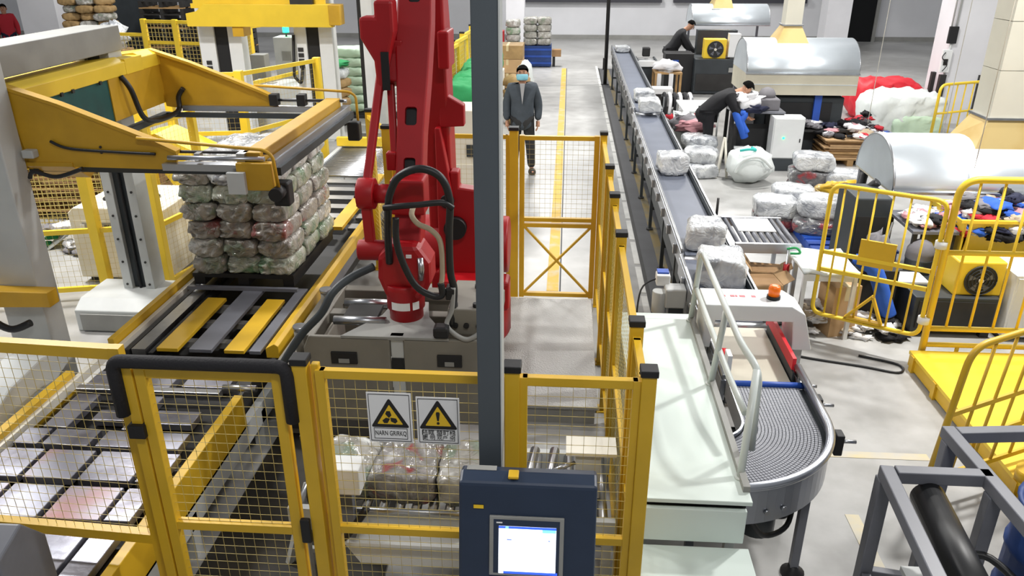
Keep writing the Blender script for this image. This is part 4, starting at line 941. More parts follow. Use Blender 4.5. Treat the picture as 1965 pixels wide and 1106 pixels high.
for u in (.3, .62, .94): MB().tube([P1(u, .02), P1(u, .2)], .018, 8).build('lower_upright', 'yellow_bright', L1)
MB().tube([P1(1.6, 0), P1(1.6, 1.72)], .03, 10).build('end_post', 'yellow_bright', L1)
for z in (1.14, .43): MB().cyl(P1(-.015, z - .02) + V(-.03, 0, 0), P1(-.015, z + .02) + V(-.03, 0, .02), .05, 12).build('hinge_band', 'white', L1)
yp = thing('lift_platform', 'bright yellow steel lift platform behind the near railing', 'platform', (3.7, 5.6, 0))
MB().box(3.12, 4.9, 4.35, 6.45, .13, .16).build('deck_plate', 'yellow_bright', yp)
MB().box(3.13, 3.18, 4.35, 6.45, .02, .13).build('edge_beam', 'yellow', yp)
for y in (4.6, 5.2, 5.9, 6.35): MB().box(3.11, 3.15, y - .03, y + .03, 0, .15).build('edge_bracket', 'yellow', yp)
MB().cyl((3.2, 4.6, .16), (3.2, 4.6, .24), .09, 18).build('pulley', 'yellow', yp)
L2 = thing('tube_railing', 'yellow tubular railing leaning in front of the lift platform', 'railing', (2.9, 4.6, 0))
A0 = Vector((2.44, 4.45, 0)); D2 = Vector((.86, .40, 0)).normalized()
P2 = lambda u, z: A0 + D2 * u + Vector((.10 * z, .05 * z, z))
MB().tube(rounded([P2(0, 0), P2(0, 1.20), P2(1.9, 1.34), P2(1.9, .165)], .14, 8), .022, 10).build('frame_tube', 'yellow', L2)
for u in (.2, .38, .56, .74, .92, 1.1, 1.3, 1.5): MB().tube([P2(u, .24), P2(u, 1.20 + .07 * u)], .011, 8).build('upright', 'yellow', L2)
for (z, dz) in ((.72, .12), (.46, .1), (.22, .05)): MB().bar(P2(0, z), P2(1.9, z + dz), .02, .035).build('rail', 'yellow', L2)

# ------------------------------------------------------------ grey roller frame, bottom right
gf = thing('roller_machine', 'grey steel frame with a black roller at the bottom right corner', 'machine frame', (2.0, 3.2, 0))
def gb(p, q_, w_=.07): return MB().bar(p, q_, w_, w_).build('frame_bar', 'grey_frame', gf, bev=.006)
gb((1.72, 3.52, .965), (1.62, 2.2, .965)); gb((1.76, 3.49, .965), (2.24, 3.49, .965)); gb((2.20, 3.92, .965), (2.28, 2.2, .965)); gb((2.24, 3.88, .965), (2.9, 3.95, .965))
for (x, y) in ((1.715, 3.5), (2.2, 3.86), (2.22, 3.4), (1.62, 2.25), (2.86, 3.93), (2.27, 2.25)): gb((x, y, 0), (x, y, .93))
gb((1.715, 3.46, .3), (1.63, 2.28, .3), .05); gb((1.74, 3.5, .3), (2.2, 3.42, .3), .05); gb((2.2, 3.84, .3), (2.22, 3.42, .3), .05)
MB().cyl((1.93, 3.46, .86), (1.84, 2.55, .86), .085, 26).build('roller', 'rubber', gf)
MB().cyl((1.94, 3.52, .86), (1.93, 3.46, .86), .03, 12).build('roller_axle', 'steel', gf)
MB().cyl((1.84, 2.55, .86), (1.82, 2.36, .86), .06, 18).build('roller_coupling', 'steel', gf)
MB().box(1.8, 2.15, 2.5, 3.3, .5, .53).build('drip_tray', 'grey_light', gf)
MB().tube(curve_pts([(2.05, 3.3, .6), (2.2, 3.25, .65), (2.33, 3.0, .55), (2.35, 2.8, .3)]), .02, 8).build('hose', 'rubber', gf)
MB().tube([(2.1, 2.95, .62), (2.55, 3.1, .7)], .016, 8).build('drive_rod', 'rubber', gf)
dm = thing('blue_drum', 'dark blue drum half hidden at the bottom right edge', 'drum', (2.62, 3.35, 0))
MB().lathe([(.24, 0), (.26, .02), (.26, .3), (.272, .31), (.272, .33), (.26, .34), (.26, .6), (.272, .61), (.272, .63), (.26, .64), (.26, .88), (.27, .9), (.24, .9), (.235, .87)], (2.62, 3.35, 0), 28).build('drum_body', 'blue_dark', dm)
MB().lathe([(.235, .0), (.235, .01)], (2.62, 3.35, .876), 28).build('drum_lid', 'blue_dark', dm)
# corner machine at bottom left
cm = thing('corner_machine', 'grey machine post with a black slot at the bottom left corner', 'machine', (-2.4, 2.6, 0))
MB().prism([(2.42, 0), (2.72, 0), (2.72, 1.0), (2.6, 1.16), (2.42, 1.10)], 'x', -2.62, -2.34).build('housing', 'grey_frame', cm, bev=.01)
MB().box(-2.56, -2.40, 2.4, 2.42, .2, .92).build('side_slot', 'black', cm)
MB().cyl((-2.38, 2.42, 1.02), (-2.38, 2.405, 1.02), .02, 10).build('bolt', 'dark', cm)
# ------------------------------------------------------------ right-hand background: balers, hoods, clutter
def hood(name_label, x0, x1, yf, yb, zs, zt, zb, duct, dtop=6.6):
    t = thing('extraction_hood', name_label, 'extraction hood', ((x0 + x1) / 2, (yf + yb) / 2, zb))
    yc = (yf + yb) / 2; ry = (yb - yf) / 2; n = 18; prof = []
    for i in range(n + 1):
        a = PI - PI * i / n; prof.append((yc + ry * math.cos(a), zs + (zt - zs) * math.sin(a)))
    sh = MB(); k = len(prof)
    vs = [(x0, y, z) for y, z in prof] + [(x1, y, z) for y, z in prof]
    sh.add(vs, [(i, i + 1, i + 1 + k, i + k) for i in range(k - 1)], True)
    o = sh.build('vault', 'galv', t); so = o.modifiers.new('thick', 'SOLIDIFY'); so.thickness = .012; so.offset = 1
    for x in (x0, x1): MB().prism([(y, z - .002) for y, z in prof], 'x', x - .006, x + .006).build('end_cap', 'galv', t)
    for x in (x0, x1): MB().tube([(x, y, z) for y, z in prof], .014, 6).build('rim_bead', 'steel', t)
    if zs > zb:
        for y in (yf, yb): MB().box(x0, x1, y - .006, y + .006, zb, zs).build('skirt', 'galv_side', t)
        MB().box(x0, x1, yf - .012, yf - .004, (zs + zb) / 2 - .006, (zs + zb) / 2 + .006).build('skirt_seam', 'galv', t)
        for x in (x0, x1): MB().box(x - .006, x + .006, yf, yb, zb, zs).build('skirt', 'galv_side', t)
    MB().box(x0 - .02, x1 + .02, yf - .02, yf + .01, zs - .012, zs + .012).build('lip', 'steel', t)
    b0, b1, t0, t1, z0, z1, fy = duct; by0, by1 = yc - ry * .62, yc + ry * .5; ty0, ty1 = yc - (t1 - t0) * .55, yc + (t1 - t0) * .45
    fr_ = MB().add([(b0, by0, z0), (b1, by0, z0), (b1, by1, z0 + .1), (b0, by1, z0 + .1), (t0, ty0, z1), (t1, ty0, z1), (t1, ty1, z1), (t0, ty1, z1)],
                   [(3, 2, 1, 0), (4, 5, 6, 7), (0, 1, 5, 4), (1, 2, 6, 5), (2, 3, 7, 6), (3, 0, 4, 7)])
    fr_.build('duct_cone', 'duct_cone', t)
    MB().box(b0 - .03, b1 + .03, by0 - .03, by0 + .01, z0 - .02, z0 + .02).build('cone_flange', 'steel', t)
    MB().box(t0 - .03, t1 + .03, ty0 - .03, ty1 + .03, z1 - .012, z1 + .012).build('duct_flange', 'steel', t)
    z = z1 + .012; i = 0
    while z < dtop:
        zz = min(dtop, z + .5); MB().box(t0, t1, ty0, ty1, z, zz - .006).build('duct_section', 'duct', t)
        if i == 3: MB().box(t0 - .03, t1 + .03, ty0 - .03, ty1 + .03, zz - .012, zz + .012).build('duct_flange', 'steel', t)
        z = zz; i += 1
    return t
def hood_post(t, xs, y, z1):
    for x in xs: MB().box(x - .03, x + .03, y - .03, y + .03, 0, z1).build('support_post', 'grey_frame', t)
h2 = hood('big galvanised barrel hood with a square duct, behind the right railing', 3.58, 5.9, 8.55, 9.75, 1.0, 1.50, 0.98, (4.42, 5.16, 4.60, 5.0, 1.30, 1.74, 0))
hood_post(h2, (3.64, 5.8), 9.7, 1.0)
h1 = hood('galvanised barrel hood with a cream skirt, over the dark press', 3.06, 4.92, 14.0, 15.2, 1.45, 1.97, 1.10, (3.50, 4.18, 3.70, 3.98, 1.74, 2.2, 0))
hood_post(h1, (3.12, 4.86), 15.15, 1.1)
h0 = hood('farthest galvanised barrel hood, glaring in lamp light', 3.32, 5.36, 22.5, 23.7, 1.46, 1.96, 1.46, (3.86, 4.42, 4.02, 4.3, 1.84, 2.3, 0))
hood_post(h0, (3.4, 5.3), 23.65, 1.46)
MB().tube(curve_pts([(3.6, 9.5, .95), (3.45, 9.2, .7), (3.3, 8.95, .75), (3.5, 8.8, 1.05)]), .05, 10).build('exhaust_hose', 'rubber', h2)

# garments --------------------------------------------------------------
def lump(mb, c, rx, ry, rz, seed, rot=0., n=12, m_=7, amp=1.):
    vs = []; cs_, sn = math.cos(rot), math.sin(rot)
    for i in range(m_ + 1):
        ph = -PI / 2 + PI * i / m_
        for j in range(n):
            th = 2 * PI * j / n; p = Vector((math.cos(ph) * math.cos(th), math.cos(ph) * math.sin(th), math.sin(ph)))
            nz = noise.noise_vector(p * 2.1 + Vector((seed * 5.7, seed * 1.3, 0))) * .42 * amp + noise.noise_vector(p * 5 + Vector((0, seed * 2.7, 0))) * .16 * amp
            fold = 1 + .20 * amp * math.sin(5 * th + seed * 3 + 5 * nz.x) * math.cos(ph) + .12 * amp * math.sin(9 * ph + seed + 4 * nz.y)
            p = (p + nz) * fold; x, y, z = p.x * rx, p.y * ry, p.z * rz
            vs.append((c[0] + x * cs_ - y * sn, c[1] + x * sn + y * cs_, c[2] + z))
    fs = [(i * n + j, i * n + (j + 1) % n, (i + 1) * n + (j + 1) % n, (i + 1) * n + j) for i in range(m_) for j in range(n)]
    return mb.add(vs, fs, True)
ALLC = ('cloth_white', 'cloth_grey', 'cloth_black', 'cloth_navy', 'cloth_white', 'cloth_red', 'cloth_blue', 'cloth_pink', 'cloth_tan', 'cloth_black')
def heap(name, label, c, rx, ry, h, n, seed, mats=ALLC, size=.14, cat='clothes'):
    r = random.Random(seed); mb = MB()
    for i in range(n):
        a = r.uniform(0, 2 * PI); q = math.sqrt(r.random()); x = c[0] + math.cos(a) * q * rx; y = c[1] + math.sin(a) * q * ry
        zz = c[2] + .02 + h * (1 - q * q) * r.uniform(.45, 1.0); mb.cur = r.randrange(len(mats)); s = size * r.uniform(.6, 1.3)
        lump(mb, (x, y, max(zz, c[2] + s * .25)), s, s * r.uniform(.45, .9), s * r.uniform(.22, .42), r.random() * 60, r.uniform(0, PI), 16, 8)
    o = mb.build(name, list(mats)); o['label'] = label; o['category'] = cat; o['kind'] = 'stuff'
    return o
def garment(label, c, rx, ry, rz, m, seed, rot=0, name='crumpled_garment', cat='garment', group=None):
    o = lump(MB(), c, rx, ry, rz, seed, rot, 18, 10).build(name, m); return tag(o, label, cat, group)
# near baler group behind the tube gate ---------------------------------
yb = thing('clothes_bin', 'yellow clothes bin under the big hood, heaped with garments', 'bin', (4.4, 8.0, 0))
MB().prism([(3.98, .35), (4.05, .92), (3.98, .95), (4.85, .95), (4.80, .35)], 'y', 7.7, 7.72).build('front_panel', 'yellow_bright', yb)
MB().prism([(3.98, .35), (4.0, .95), (4.85, .95), (4.80, .35)], 'y', 8.48, 8.5).build('rear_panel', 'yellow_bright', yb)
for x in (3.98, 4.83): MB().box(x, x + .02, 7.7, 8.5, .35, .95).build('side_panel', 'yellow_bright', yb)
MB().box(4.0, 4.82, 7.71, 8.49, .35, .4).build('bin_floor', 'yellow_bright', yb)
for (x, y) in ((4.02, 7.75), (4.78, 7.75), (4.02, 8.44), (4.78, 8.44)): MB().box(x - .03, x + .03, y - .03, y + .03, 0, .35).build('leg', 'dark', yb)
MB().bar((3.93, 7.69, .97), (4.9, 7.69, .97), .04, .03).build('bin_rim', 'yellow_bright', yb)
MB().bar((4.7, 7.66, .4), (4.86, 7.66, .95), .06, .03).build('panel_rib', 'grey_paint', yb)
heap('garment_heap', 'mixed garments heaped in the yellow clothes bin', (4.42, 8.1, .78), .46, .42, .38, 95, 11)
dt = thing('sorting_table', 'dark sorting table left of the yellow clothes bin', 'table', (3.75, 8.0, 0))
MB().box(3.5, 3.95, 7.7, 8.4, .82, .85).build('table_top', 'grey_frame', dt)
for (x, y) in ((3.54, 7.74), (3.91, 7.74), (3.54, 8.36), (3.91, 8.36)): MB().box(x - .02, x + .02, y - .02, y + .02, 0, .82).build('leg', 'dark', dt)
heap('garment_heap', 'few pale and pink garments on the dark sorting table', (3.74, 8.02, .85), .18, .28, .1, 12, 12, ('cloth_white', 'cloth_pink', 'cloth_black', 'cloth_white'), .11)
db = thing('press_cabinet', 'dark steel press cabinet behind the tube gate', 'machine', (3.35, 8.45, 0))
MB().box(3.12, 3.5, 8.3, 8.9, .02, 1.0).build('cabinet', 'machine_dark', db, bev=.015); MB().box(3.16, 3.46, 8.29, 8.3, .2, .8).build('front_door', 'dark', db)
MB().tube([(3.5, 8.28, .45), (3.53, 8.28, .75)], .012, 8).build('lever', 'white', db)
pb = thing('power_pack', 'dark power pack box carrying the near yellow fan cooler', 'machine', (3.8, 7.3, 0))
MB().box(3.36, 4.14, 7.05, 7.6, .06, .42).build('tank', 'machine_dark', pb, bev=.01)
MB().box(3.4, 4.1, 7.04, 7.05, .1, .38).build('tank_panel', 'dark', pb)
for x in (3.42, 4.08):
    for y in (7.1, 7.55): MB().box(x - .04, x + .04, y - .03, y + .03, 0, .06).build('foot', 'dark', pb)
def cooler(label, x0, x1, y0, y1, z0, z1):
    t = thing('fan_cooler', label, 'fan', ((x0 + x1) / 2, (y0 + y1) / 2, z0)); cx, cz = (x0 + x1) / 2, (z0 + z1) / 2 - .01; r = min(x1 - x0, z1 - z0) * .43
    MB().box(x0, x1, y0, y1, z0, z1).build('housing', 'yellow_bright', t, bev=.015)
    MB().cyl((cx, y0 - .012, cz), (cx, y0 + .002, cz), r, 28).build('fan_shroud', 'dark', t)
    for i in range(4):
        rr = r * (1 - i * .22); MB().tube([(cx + rr * math.cos(2 * PI * k / 24), y0 - .018, cz + rr * math.sin(2 * PI * k / 24)) for k in range(25)], .004, 5).build('grille_ring', 'machine_dark', t)
    for i in range(5):
        a = 2 * PI * i / 5; MB().prism([(cx + .03 * math.cos(a), cz + .03 * math.sin(a)), (cx + r * .85 * math.cos(a + .15), cz + r * .85 * math.sin(a + .15)), (cx + r * .8 * math.cos(a + .65), cz + r * .8 * math.sin(a + .65))], 'y', y0 - .016, y0 - .013).build('fan_blade', 'grey_frame', t)
    MB().cyl((cx, y0 - .03, cz), (cx, y0 - .012, cz), r * .16, 14).build('fan_hub', 'cream', t)
    return t
cooler('near yellow fan cooler on the dark power pack', 3.72, 4.16, 7.12, 7.45, .42, .76)
wc = thing('control_cabinet', 'pale grey control cabinet beside the near yellow fan cooler', 'cabinet', (4.35, 7.2, 0))
MB().box(4.2, 4.55, 7.0, 7.5, .05, .68).build('body', 'white', wc, bev=.006); MB().box(4.22, 4.53, 6.99, 7.0, .08, .65).build('door', 'white', wc)
for x in (4.24, 4.5): MB().box(x - .03, x + .03, 7.05, 7.45, 0, .05).build('foot', 'dark', wc)
tu = thing('black_tub', 'black tub with a plastic-covered lid behind the tube gate', 'tub', (3.62, 7.75, 0))
MB().lathe([(.1, 0), (.11, .02), (.13, .55), (.135, .57)], (3.62, 7.72, 0), 18).build('tub_body', 'machine_dark', tu)
MB().lathe([(.135, .57), (.13, .66), (.09, .73), (.03, .76)], (3.62, 7.72, 0), 18).build('plastic_cover', 'cloth_grey', tu)
kg = thing('grey_sack', 'grey plastic sack sitting left of the black tub', 'sack', (3.35, 7.9, 0))
lump(MB(), (3.3, 7.98, .36), .16, .14, .38, 4.4, 0, 18, 10, .6).build('sack_body', 'cloth_grey', kg); 
bp = thing('blue_cloth_roll', 'bright blue cloth hanging down beside the tube gate', 'cloth', (3.05, 7.3, 0))
MB().tube(curve_pts([(2.92, 7.3, .66), (3.0, 7.26, .62), (3.07, 7.22, .48), (3.14, 7.2, .3), (3.2, 7.18, .16)]), .075, 12).build('cloth_fold', 'cloth_blue', bp)
lump(MB(), (2.95, 7.34, .66), .12, .08, .07, 7, 0, 14, 8).build('cloth_top', 'cloth_blue', bp)
sto = thing('stool', 'dark box stool under the bright blue cloth', 'stool', (3.12, 7.45, 0)); MB().box(2.95, 3.3, 7.36, 7.6, .06, .55).build('seat_box', 'dark', sto)
for (x, y) in ((2.98, 7.4), (3.27, 7.4), (2.98, 7.57), (3.27, 7.57)): MB().box(x - .02, x + .02, y - .02, y + .02, 0, .06).build('foot', 'black', sto)
heap('garment_heap', 'black and white garments strewn on the floor behind the tube gate', (3.0, 7.15, 0), .34, .2, .16, 26, 13, ('cloth_white', 'cloth_black', 'cloth_tan', 'cloth_white'), .1)
heap('garment_heap', 'scraps spread along the floor below the near hood', (4.35, 7.85, 0), .5, .25, .2, 26, 14, ('cloth_white', 'cloth_black', 'cloth_tan', 'cloth_pink', 'cloth_grey'), .1)
heap('garment_heap', 'rags around the pale grey control cabinet at right edge', (4.85, 7.2, 0), .25, .4, .45, 26, 15, ('cloth_white', 'cloth_black', 'cloth_tan', 'cloth_pink', 'cloth_grey'), .11)
tr = thing('white_tray', 'shallow white tray on a dark box behind the tube gate', 'tray', (3.45, 7.45, 0))
MB().box(3.3, 3.6, 7.35, 7.62, .42, .45).build('tray_body', 'white', tr, bev=.006); MB().box(3.3, 3.6, 7.62, 7.66, .0, .45).build('tray_back', 'dark', tr)
# white table, boxes
wt = thing('packing_table', 'white packing table with sagging cover right of the belt', 'table', (2.5, 7.2, 0))
tp = MB(); nn_ = 8
vs = []
for i in range(nn_ + 1):
    for j in range(nn_ + 1):
        u, v_ = i / nn_, j / nn_; vs.append((2.24 + .52 * u, 6.92 + .62 * v_, .70 + .012 * math.sin(u * 9 + v_ * 5) + .01 * noise.noise(Vector((u * 4, v_ * 4, 0)))))
fs_ = [(i * (nn_ + 1) + j, (i + 1) * (nn_ + 1) + j, (i + 1) * (nn_ + 1) + j + 1, i * (nn_ + 1) + j + 1) for i in range(nn_) for j in range(nn_)]
o = tp.add(vs, fs_, True).build('table_cover', 'sack_white', wt); o.modifiers.new('thick', 'SOLIDIFY').thickness = .03
for (x, y) in ((2.27, 6.95), (2.73, 6.95), (2.27, 7.5), (2.73, 7.5)): MB().box(x - .018, x + .018, y - .018, y + .018, 0, .68).build('leg', 'white', wt)
MB().box(2.26, 2.74, 6.94, 6.97, .6, .67).build('apron', 'white', wt)
heap('garment_heap', 'pale rags under the white packing table', (2.5, 7.2, 0), .22, .24, .3, 22, 16, ('cloth_white', 'cloth_white', 'cloth_tan'), .1)
def carton(label, x, y, w_, d, h, rz, open_=False, z=0, group=None):
    t = thing('cardboard_box', label, 'box', (x, y, z), group)
    MB().box(-w_ / 2, w_ / 2, -d / 2, d / 2, 0, h).build('carton_body', 'cardboard', t, world=False)
    if open_:
        for (p, q_) in (((-w_ / 2, -d / 2, h), (-w_ * .75, -d / 2, h + .1)), ((w_ / 2, -d / 2, h), (w_ * .8, -d / 2, h + .06))):
            mb = MB(); a, b = Vector(p), Vector(q_); e = Vector((0, d, 0)); nz_ = Vector((0, 0, .006)); mb.add([a, b, b + e, a + e, a + nz_, b + nz_, b + e + nz_, a + e + nz_], [(0, 1, 2, 3), (7, 6, 5, 4), (0, 4, 5, 1), (1, 5, 6, 2), (2, 6, 7, 3), (3, 7, 4, 0)]); mb.build('carton_flap', 'cardboard', t, world=False)
        MB().box(-w_ / 2 + .01, w_ / 2 - .01, -d / 2 + .01, d / 2 - .01, h - .002, h + .004).build('carton_opening', 'cardboard_dark', t, world=False)
    else:
        MB().box(-.03, .03, -d / 2 - .001, d / 2 + .001, h * .72, h + .0015).build('packing_tape', 'tape', t, world=False)
    t.rotation_euler = (0, 0, rz); return t
carton('tall brown cardboard box standing below the yellow tube gate', 2.68, 7.14, .27, .27, .52, .25)
carton('open brown carton in front of the roller table', 1.93, 7.18, .34, .3, .5, .1, True)
carton('second brown carton, half hidden behind the open one', 2.05, 7.5, .3, .26, .5, -.15, True)
rt = thing('roller_table', 'small steel roller table with a white sheet beside the belt', 'roller table', (2.03, 7.9, 0))
for y in (7.5, 8.32): MB().box(1.72, 2.36, y - .02, y + .02, .66, .76).build('side_rail', 'alu', rt)
for i in range(9):
    x = 1.76 + i * .07; MB().cyl((x, 7.52, .735), (x, 8.3, .735), .022, 10).build('roller', 'grey_frame', rt)
for (x, y) in ((1.74, 7.5), (2.34, 7.5), (1.74, 8.32), (2.34, 8.32)): MB().box(x - .02, x + .02, y - .02, y + .02, 0, .66).build('leg', 'alu', rt)
tag(MB().box(1.82, 2.2, 7.85, 8.26, .758, .766).build('white_board', 'white'), 'white board lying on the small roller table', 'board')
MB().cyl((1.68, 8.38, .76), (1.68, 8.38, .95), .014, 8).build('stop_pin', 'dark', rt)
ss = thing('scanner_stand', 'thin stand with a red grip and green strap by the cartons', 'stand', (2.16, 7.32, 0))
MB().cyl((2.16, 7.3, .0), (2.2, 7.32, .8), .012, 8).build('pole', 'steel', ss); MB().cyl((2.19, 7.315, .42), (2.195, 7.318, .62), .03, 10).build('red_grip', 'red', ss)
MB().tube(curve_pts([(2.17, 7.3, .78), (2.25, 7.28, .8), (2.3, 7.3, .74), (2.22, 7.34, .72)]), .012, 6).build('green_strap', 'cloth_green', ss)
MB().cyl((2.15, 7.3, 0), (2.15, 7.3, .015), .1, 14).build('base', 'dark', ss)
# bale stacks on a blue pallet
bl = thing('blue_pallet', 'blue plastic pallet under the scattered bale stacks', 'pallet', (3.3, 10.0, 0))
for i in range(7): MB().box(3.0, 4.0, 9.05 + i * .2, 9.19 + i * .2, .1, .13).build('deck_board', 'blue', bl)
for x in (3.02, 3.44, 3.86): MB().box(x, x + .12, 9.05, 10.45, 0, .1).build('runner', 'blue', bl)
gb_ = [bale_mesh('wrapped_bale', .56, .44, .22, 30 + i, 'wrap_white', .14, 14, .010) for i in range(3)]
gl = bale_mesh('wrapped_bale', .85, .44, .24, 37, 'wrap_white', .14, 16, .010)
BL = [(0, 2.82, 10.25, .0, .1, 'wrap_dark', 'dark wrapped bale under the nearest grey bale of the floor stack'), (1, 2.80, 10.2, .20, .15, 'wrap_white', 'grey-white bale topping the lowest left pile, nearest the belt'),
      (2, 3.16, 10.72, .0, .1, 'wrap_dark', 'dark bale at the bottom of the second pile from the belt'), (1, 3.15, 10.68, .22, .1, 'wrap_white', 'grey-white bale topping the second pile from the belt'),
      (2, 3.62, 11.7, .0, .05, 'wrap_dark', 'dark bale at the bottom of the tallest floor pile'), (0, 3.62, 11.68, .22, .1, 'wrap_dark', 'dark bale with red cloth inside, middle of the tallest floor pile'), (1, 3.66, 11.66, .44, .12, 'wrap_white', 'white bale topping the tallest floor pile, near the cabinet'),
      (2, 4.05, 10.9, .0, .2, 'wrap_silver', 'wrapped bale at the floor behind the yellow-stuffed bale'), (0, 4.1, 11.5, .22, .1, 'wrap_white', 'long-lying white bale right of the tallest floor pile'), (1, 4.12, 11.5, .0, .1, 'wrap_silver', 'grey bale carrying the white bale right of the tallest pile')]
for (i, x, y, z, rz, m, lab) in BL: place(gb_[i], (x, y, z), lab, 'bales stacked on the floor', rz - .25, m=m, name='wrapped_bale')
place(gl, (3.35, 9.70, .135), 'long dark bale on the blue pallet, under the long white one', 'bales stacked on the floor', -.28, m='wrap_dark', name='wrapped_bale', scale=(1, 1, .7))
place(gl, (3.42, 9.85, .30), 'long white-topped bale on the blue pallet', 'bales stacked on the floor', -.26, m='wrap_white', name='wrapped_bale')
place(gb_[1], (3.72, 10.62, .22), 'bale stuffed with yellow cloth, behind the long white bale', 'bales stacked on the floor', -.1, m='wrap_tan' if 'wrap_tan' in M else 'wrap_green', name='wrapped_bale')
for o in gb_ + [gl]: drop(o)
garment('yellow garment bulging from a bale behind the tube gate', (3.72, 10.5, .47), .3, .16, .09, 'yellow', 3.3)
heap('garment_heap', 'white rags spilling off the end of the long white bale', (3.72, 9.45, 0), .22, .2, .4, 20, 18, ('cloth_white', 'cloth_white', 'cloth_grey', 'cloth_black'), .1)
# white sack
sk = thing('white_sack', 'round white woven sack with a turquoise mark, on the floor', 'sack', (2.92, 12.4, 0))
lump(MB(), (2.92, 12.45, .27), .36, .34, .29, 9.2, 0, 26, 14, .3).build('sack_body', 'sack_white', sk)
mat('turquoise', (60, 190, 180), .6)
MB().tube(curve_pts([(2.72, 12.3, .53), (2.85, 12.25, .565), (2.95, 12.28, .55), (2.9, 12.35, .57)]), .022, 6).build('printed_mark', 'turquoise', sk)
MB().tube(curve_pts([(2.66, 12.2, .2), (2.75, 12.12, .42), (2.98, 12.1, .48), (3.2, 12.15, .3)]), .025, 8).build('sack_fold', 'sack_white', sk)
# pile beside belt
pb_ = [bale_mesh('plastic_bag', .55, .5, .22, 50 + i, 'wrap_white', .36, 12, .022) for i in range(3)]
for (i, x, y, z, rz, m, lab) in ((0, 2.2, 12.75, 0, .2, 'wrap_white', 'crumpled clear bag at the bottom of the heap beside the belt'), (1, 2.22, 12.9, .2, -.2, 'wrap_white', 'white bag in the middle of the heap beside the belt'), (2, 2.26, 13.45, .3, .1, 'wrap_white', 'white bag topping the heap beside the belt'), (1, 2.25, 13.5, .0, .6, 'wrap_silver', 'grey bag at the back of the heap beside the belt')):
    place(pb_[i], (x, y, z), lab, 'bags heaped beside the belt', rz, m=m, cat='bag', name='plastic_bag')
for o in pb_: drop(o)
garment('pink and white garment on top of the bag heap beside the belt', (2.25, 13.9, .56), .3, .2, .1, 'cloth_pink', 5.5)
garment('grey garment draped on the bag heap beside the belt', (2.15, 14.2, .55), .32, .22, .14, 'cloth_grey', 6.5)
ft = thing('folding_table', 'white folding table with a pale sheet next to the bag heap', 'table', (2.45, 14.9, 0))
MB().box(2.12, 2.78, 14.5, 15.6, .68, .71).build('table_top', 'white', ft); tag(MB().box(2.16, 2.74, 14.55, 15.5, .711, .72).build('table_sheet', 'sack_white'), 'pale plastic sheet covering the folding table', 'sheet')
for (x, y) in ((2.15, 14.53), (2.75, 14.53), (2.15, 15.57), (2.75, 15.57)): MB().cyl((x, y, 0), (x, y, .68), .016, 8).build('leg', 'grey_light', ft)
garment('cream plastic bag standing in front of the folding table', (2.15, 14.45, .35), .2, .16, .36, 'sack_white', 8.8, name='plastic_bag', cat='bag')
garment('red-and-white garment lying behind the folding table', (2.55, 16.6, .12), .4, .22, .12, 'cloth_red', 2.2)
sr = thing('striped_rack', 'wire rack hung with black and white garments beside the belt', 'rack', (2.15, 16.0, 0))
for x in (1.9, 2.45): MB().box(x - .015, x + .015, 15.7, 15.73, 0, .74).build('rack_post', 'steel', sr)
for i in range(6):
    x = 1.92 + i * .1; o = MB().tube(curve_pts([(x, 15.7, .4), (x + .02, 15.8, .68), (x + .03, 16.2, .72), (x + .05, 16.4, .45)]), .035, 8).build('hanging_garment', ('cloth_black', 'cloth_white')[i % 2])
    tag(o, '%s garment hung on the wire rack, %s from the belt' % (('black', 'white')[i % 2], ('first', 'second', 'third', 'fourth', 'fifth', 'sixth')[i]), 'garment', 'garments on the wire rack')
MB().bar((1.88, 16.05, .70), (2.5, 16.05, .70), .03, .03).build('rack_bar', 'steel', sr)
for x in (1.9, 2.45): MB().box(x - .015, x + .015, 16.35, 16.38, 0, .5).build('rack_post', 'steel', sr)
wbx = thing('white_case', 'flat white case on a dark base by the belt', 'case', (2.1, 17.6, 0))
MB().box(1.85, 2.28, 17.4, 17.75, .5, .62).build('case_body', 'white', wbx, bev=.01); MB().box(1.87, 2.26, 17.42, 17.73, 0, .5).build('case_base', 'dark', wbx)
# mid baler under hood 1
b1 = thing('baling_press', 'dark baling press under the cream-skirted hood', 'machine', (4.1, 14.6, 0))
MB().box(3.3, 4.8, 14.15, 15.1, .02, 1.04).build('press_body', 'machine_dark', b1, bev=.015); MB().box(3.5, 4.6, 14.13, 14.15, .3, .95).build('front_door', 'black', b1)
MB().box(4.28, 4.40, 14.08, 14.14, .6, 1.1).build('blue_upright', 'blue', b1)
mt_ = thing('work_table', 'dark work table piled with laundry before the middle press', 'table', (3.1, 13.6, 0))
MB().box(2.75, 3.62, 13.35, 13.95, .90, .93).build('table_top', 'grey_frame', mt_)
for (x, y) in ((2.78, 13.4), (3.58, 13.4), (2.78, 13.9), (3.58, 13.9)): MB().box(x - .025, x + .025, y - .025, y + .025, 0, .9).build('leg', 'dark', mt_)
MB().box(2.9, 3.5, 13.5, 13.9, .08, .62).build('drawer_unit', 'black', mt_); MB().box(2.85, 3.3, 13.38, 13.42, .3, .34).build('shelf_edge', 'white', mt_)
gbx = thing('grey_case', 'grey domed case on the laundry table', 'case', (3.38, 13.7, .93))
MB().box(3.22, 3.54, 13.45, 13.85, .93, 1.12).build('case_body', 'cloth_grey', gbx, bev=.02); MB().lathe([(.14, 1.12), (.14, 1.18), (.1, 1.25), (.03, 1.28)], (3.36, 13.68, 0), 18).build('case_dome', 'cloth_grey', gbx)
garment('white and violet laundry draped over the dark work table', (2.98, 13.5, 1.08), .25, .2, .16, 'cloth_white', 12.1)
garment('violet striped garment under the white laundry on the work table', (3.08, 13.4, .98), .2, .13, .07, 'cloth_navy', 12.9)
jn = thing('blue_jeans', 'pair of blue jeans hanging down in front of the work table', 'jeans', (2.9, 13.3, .5))
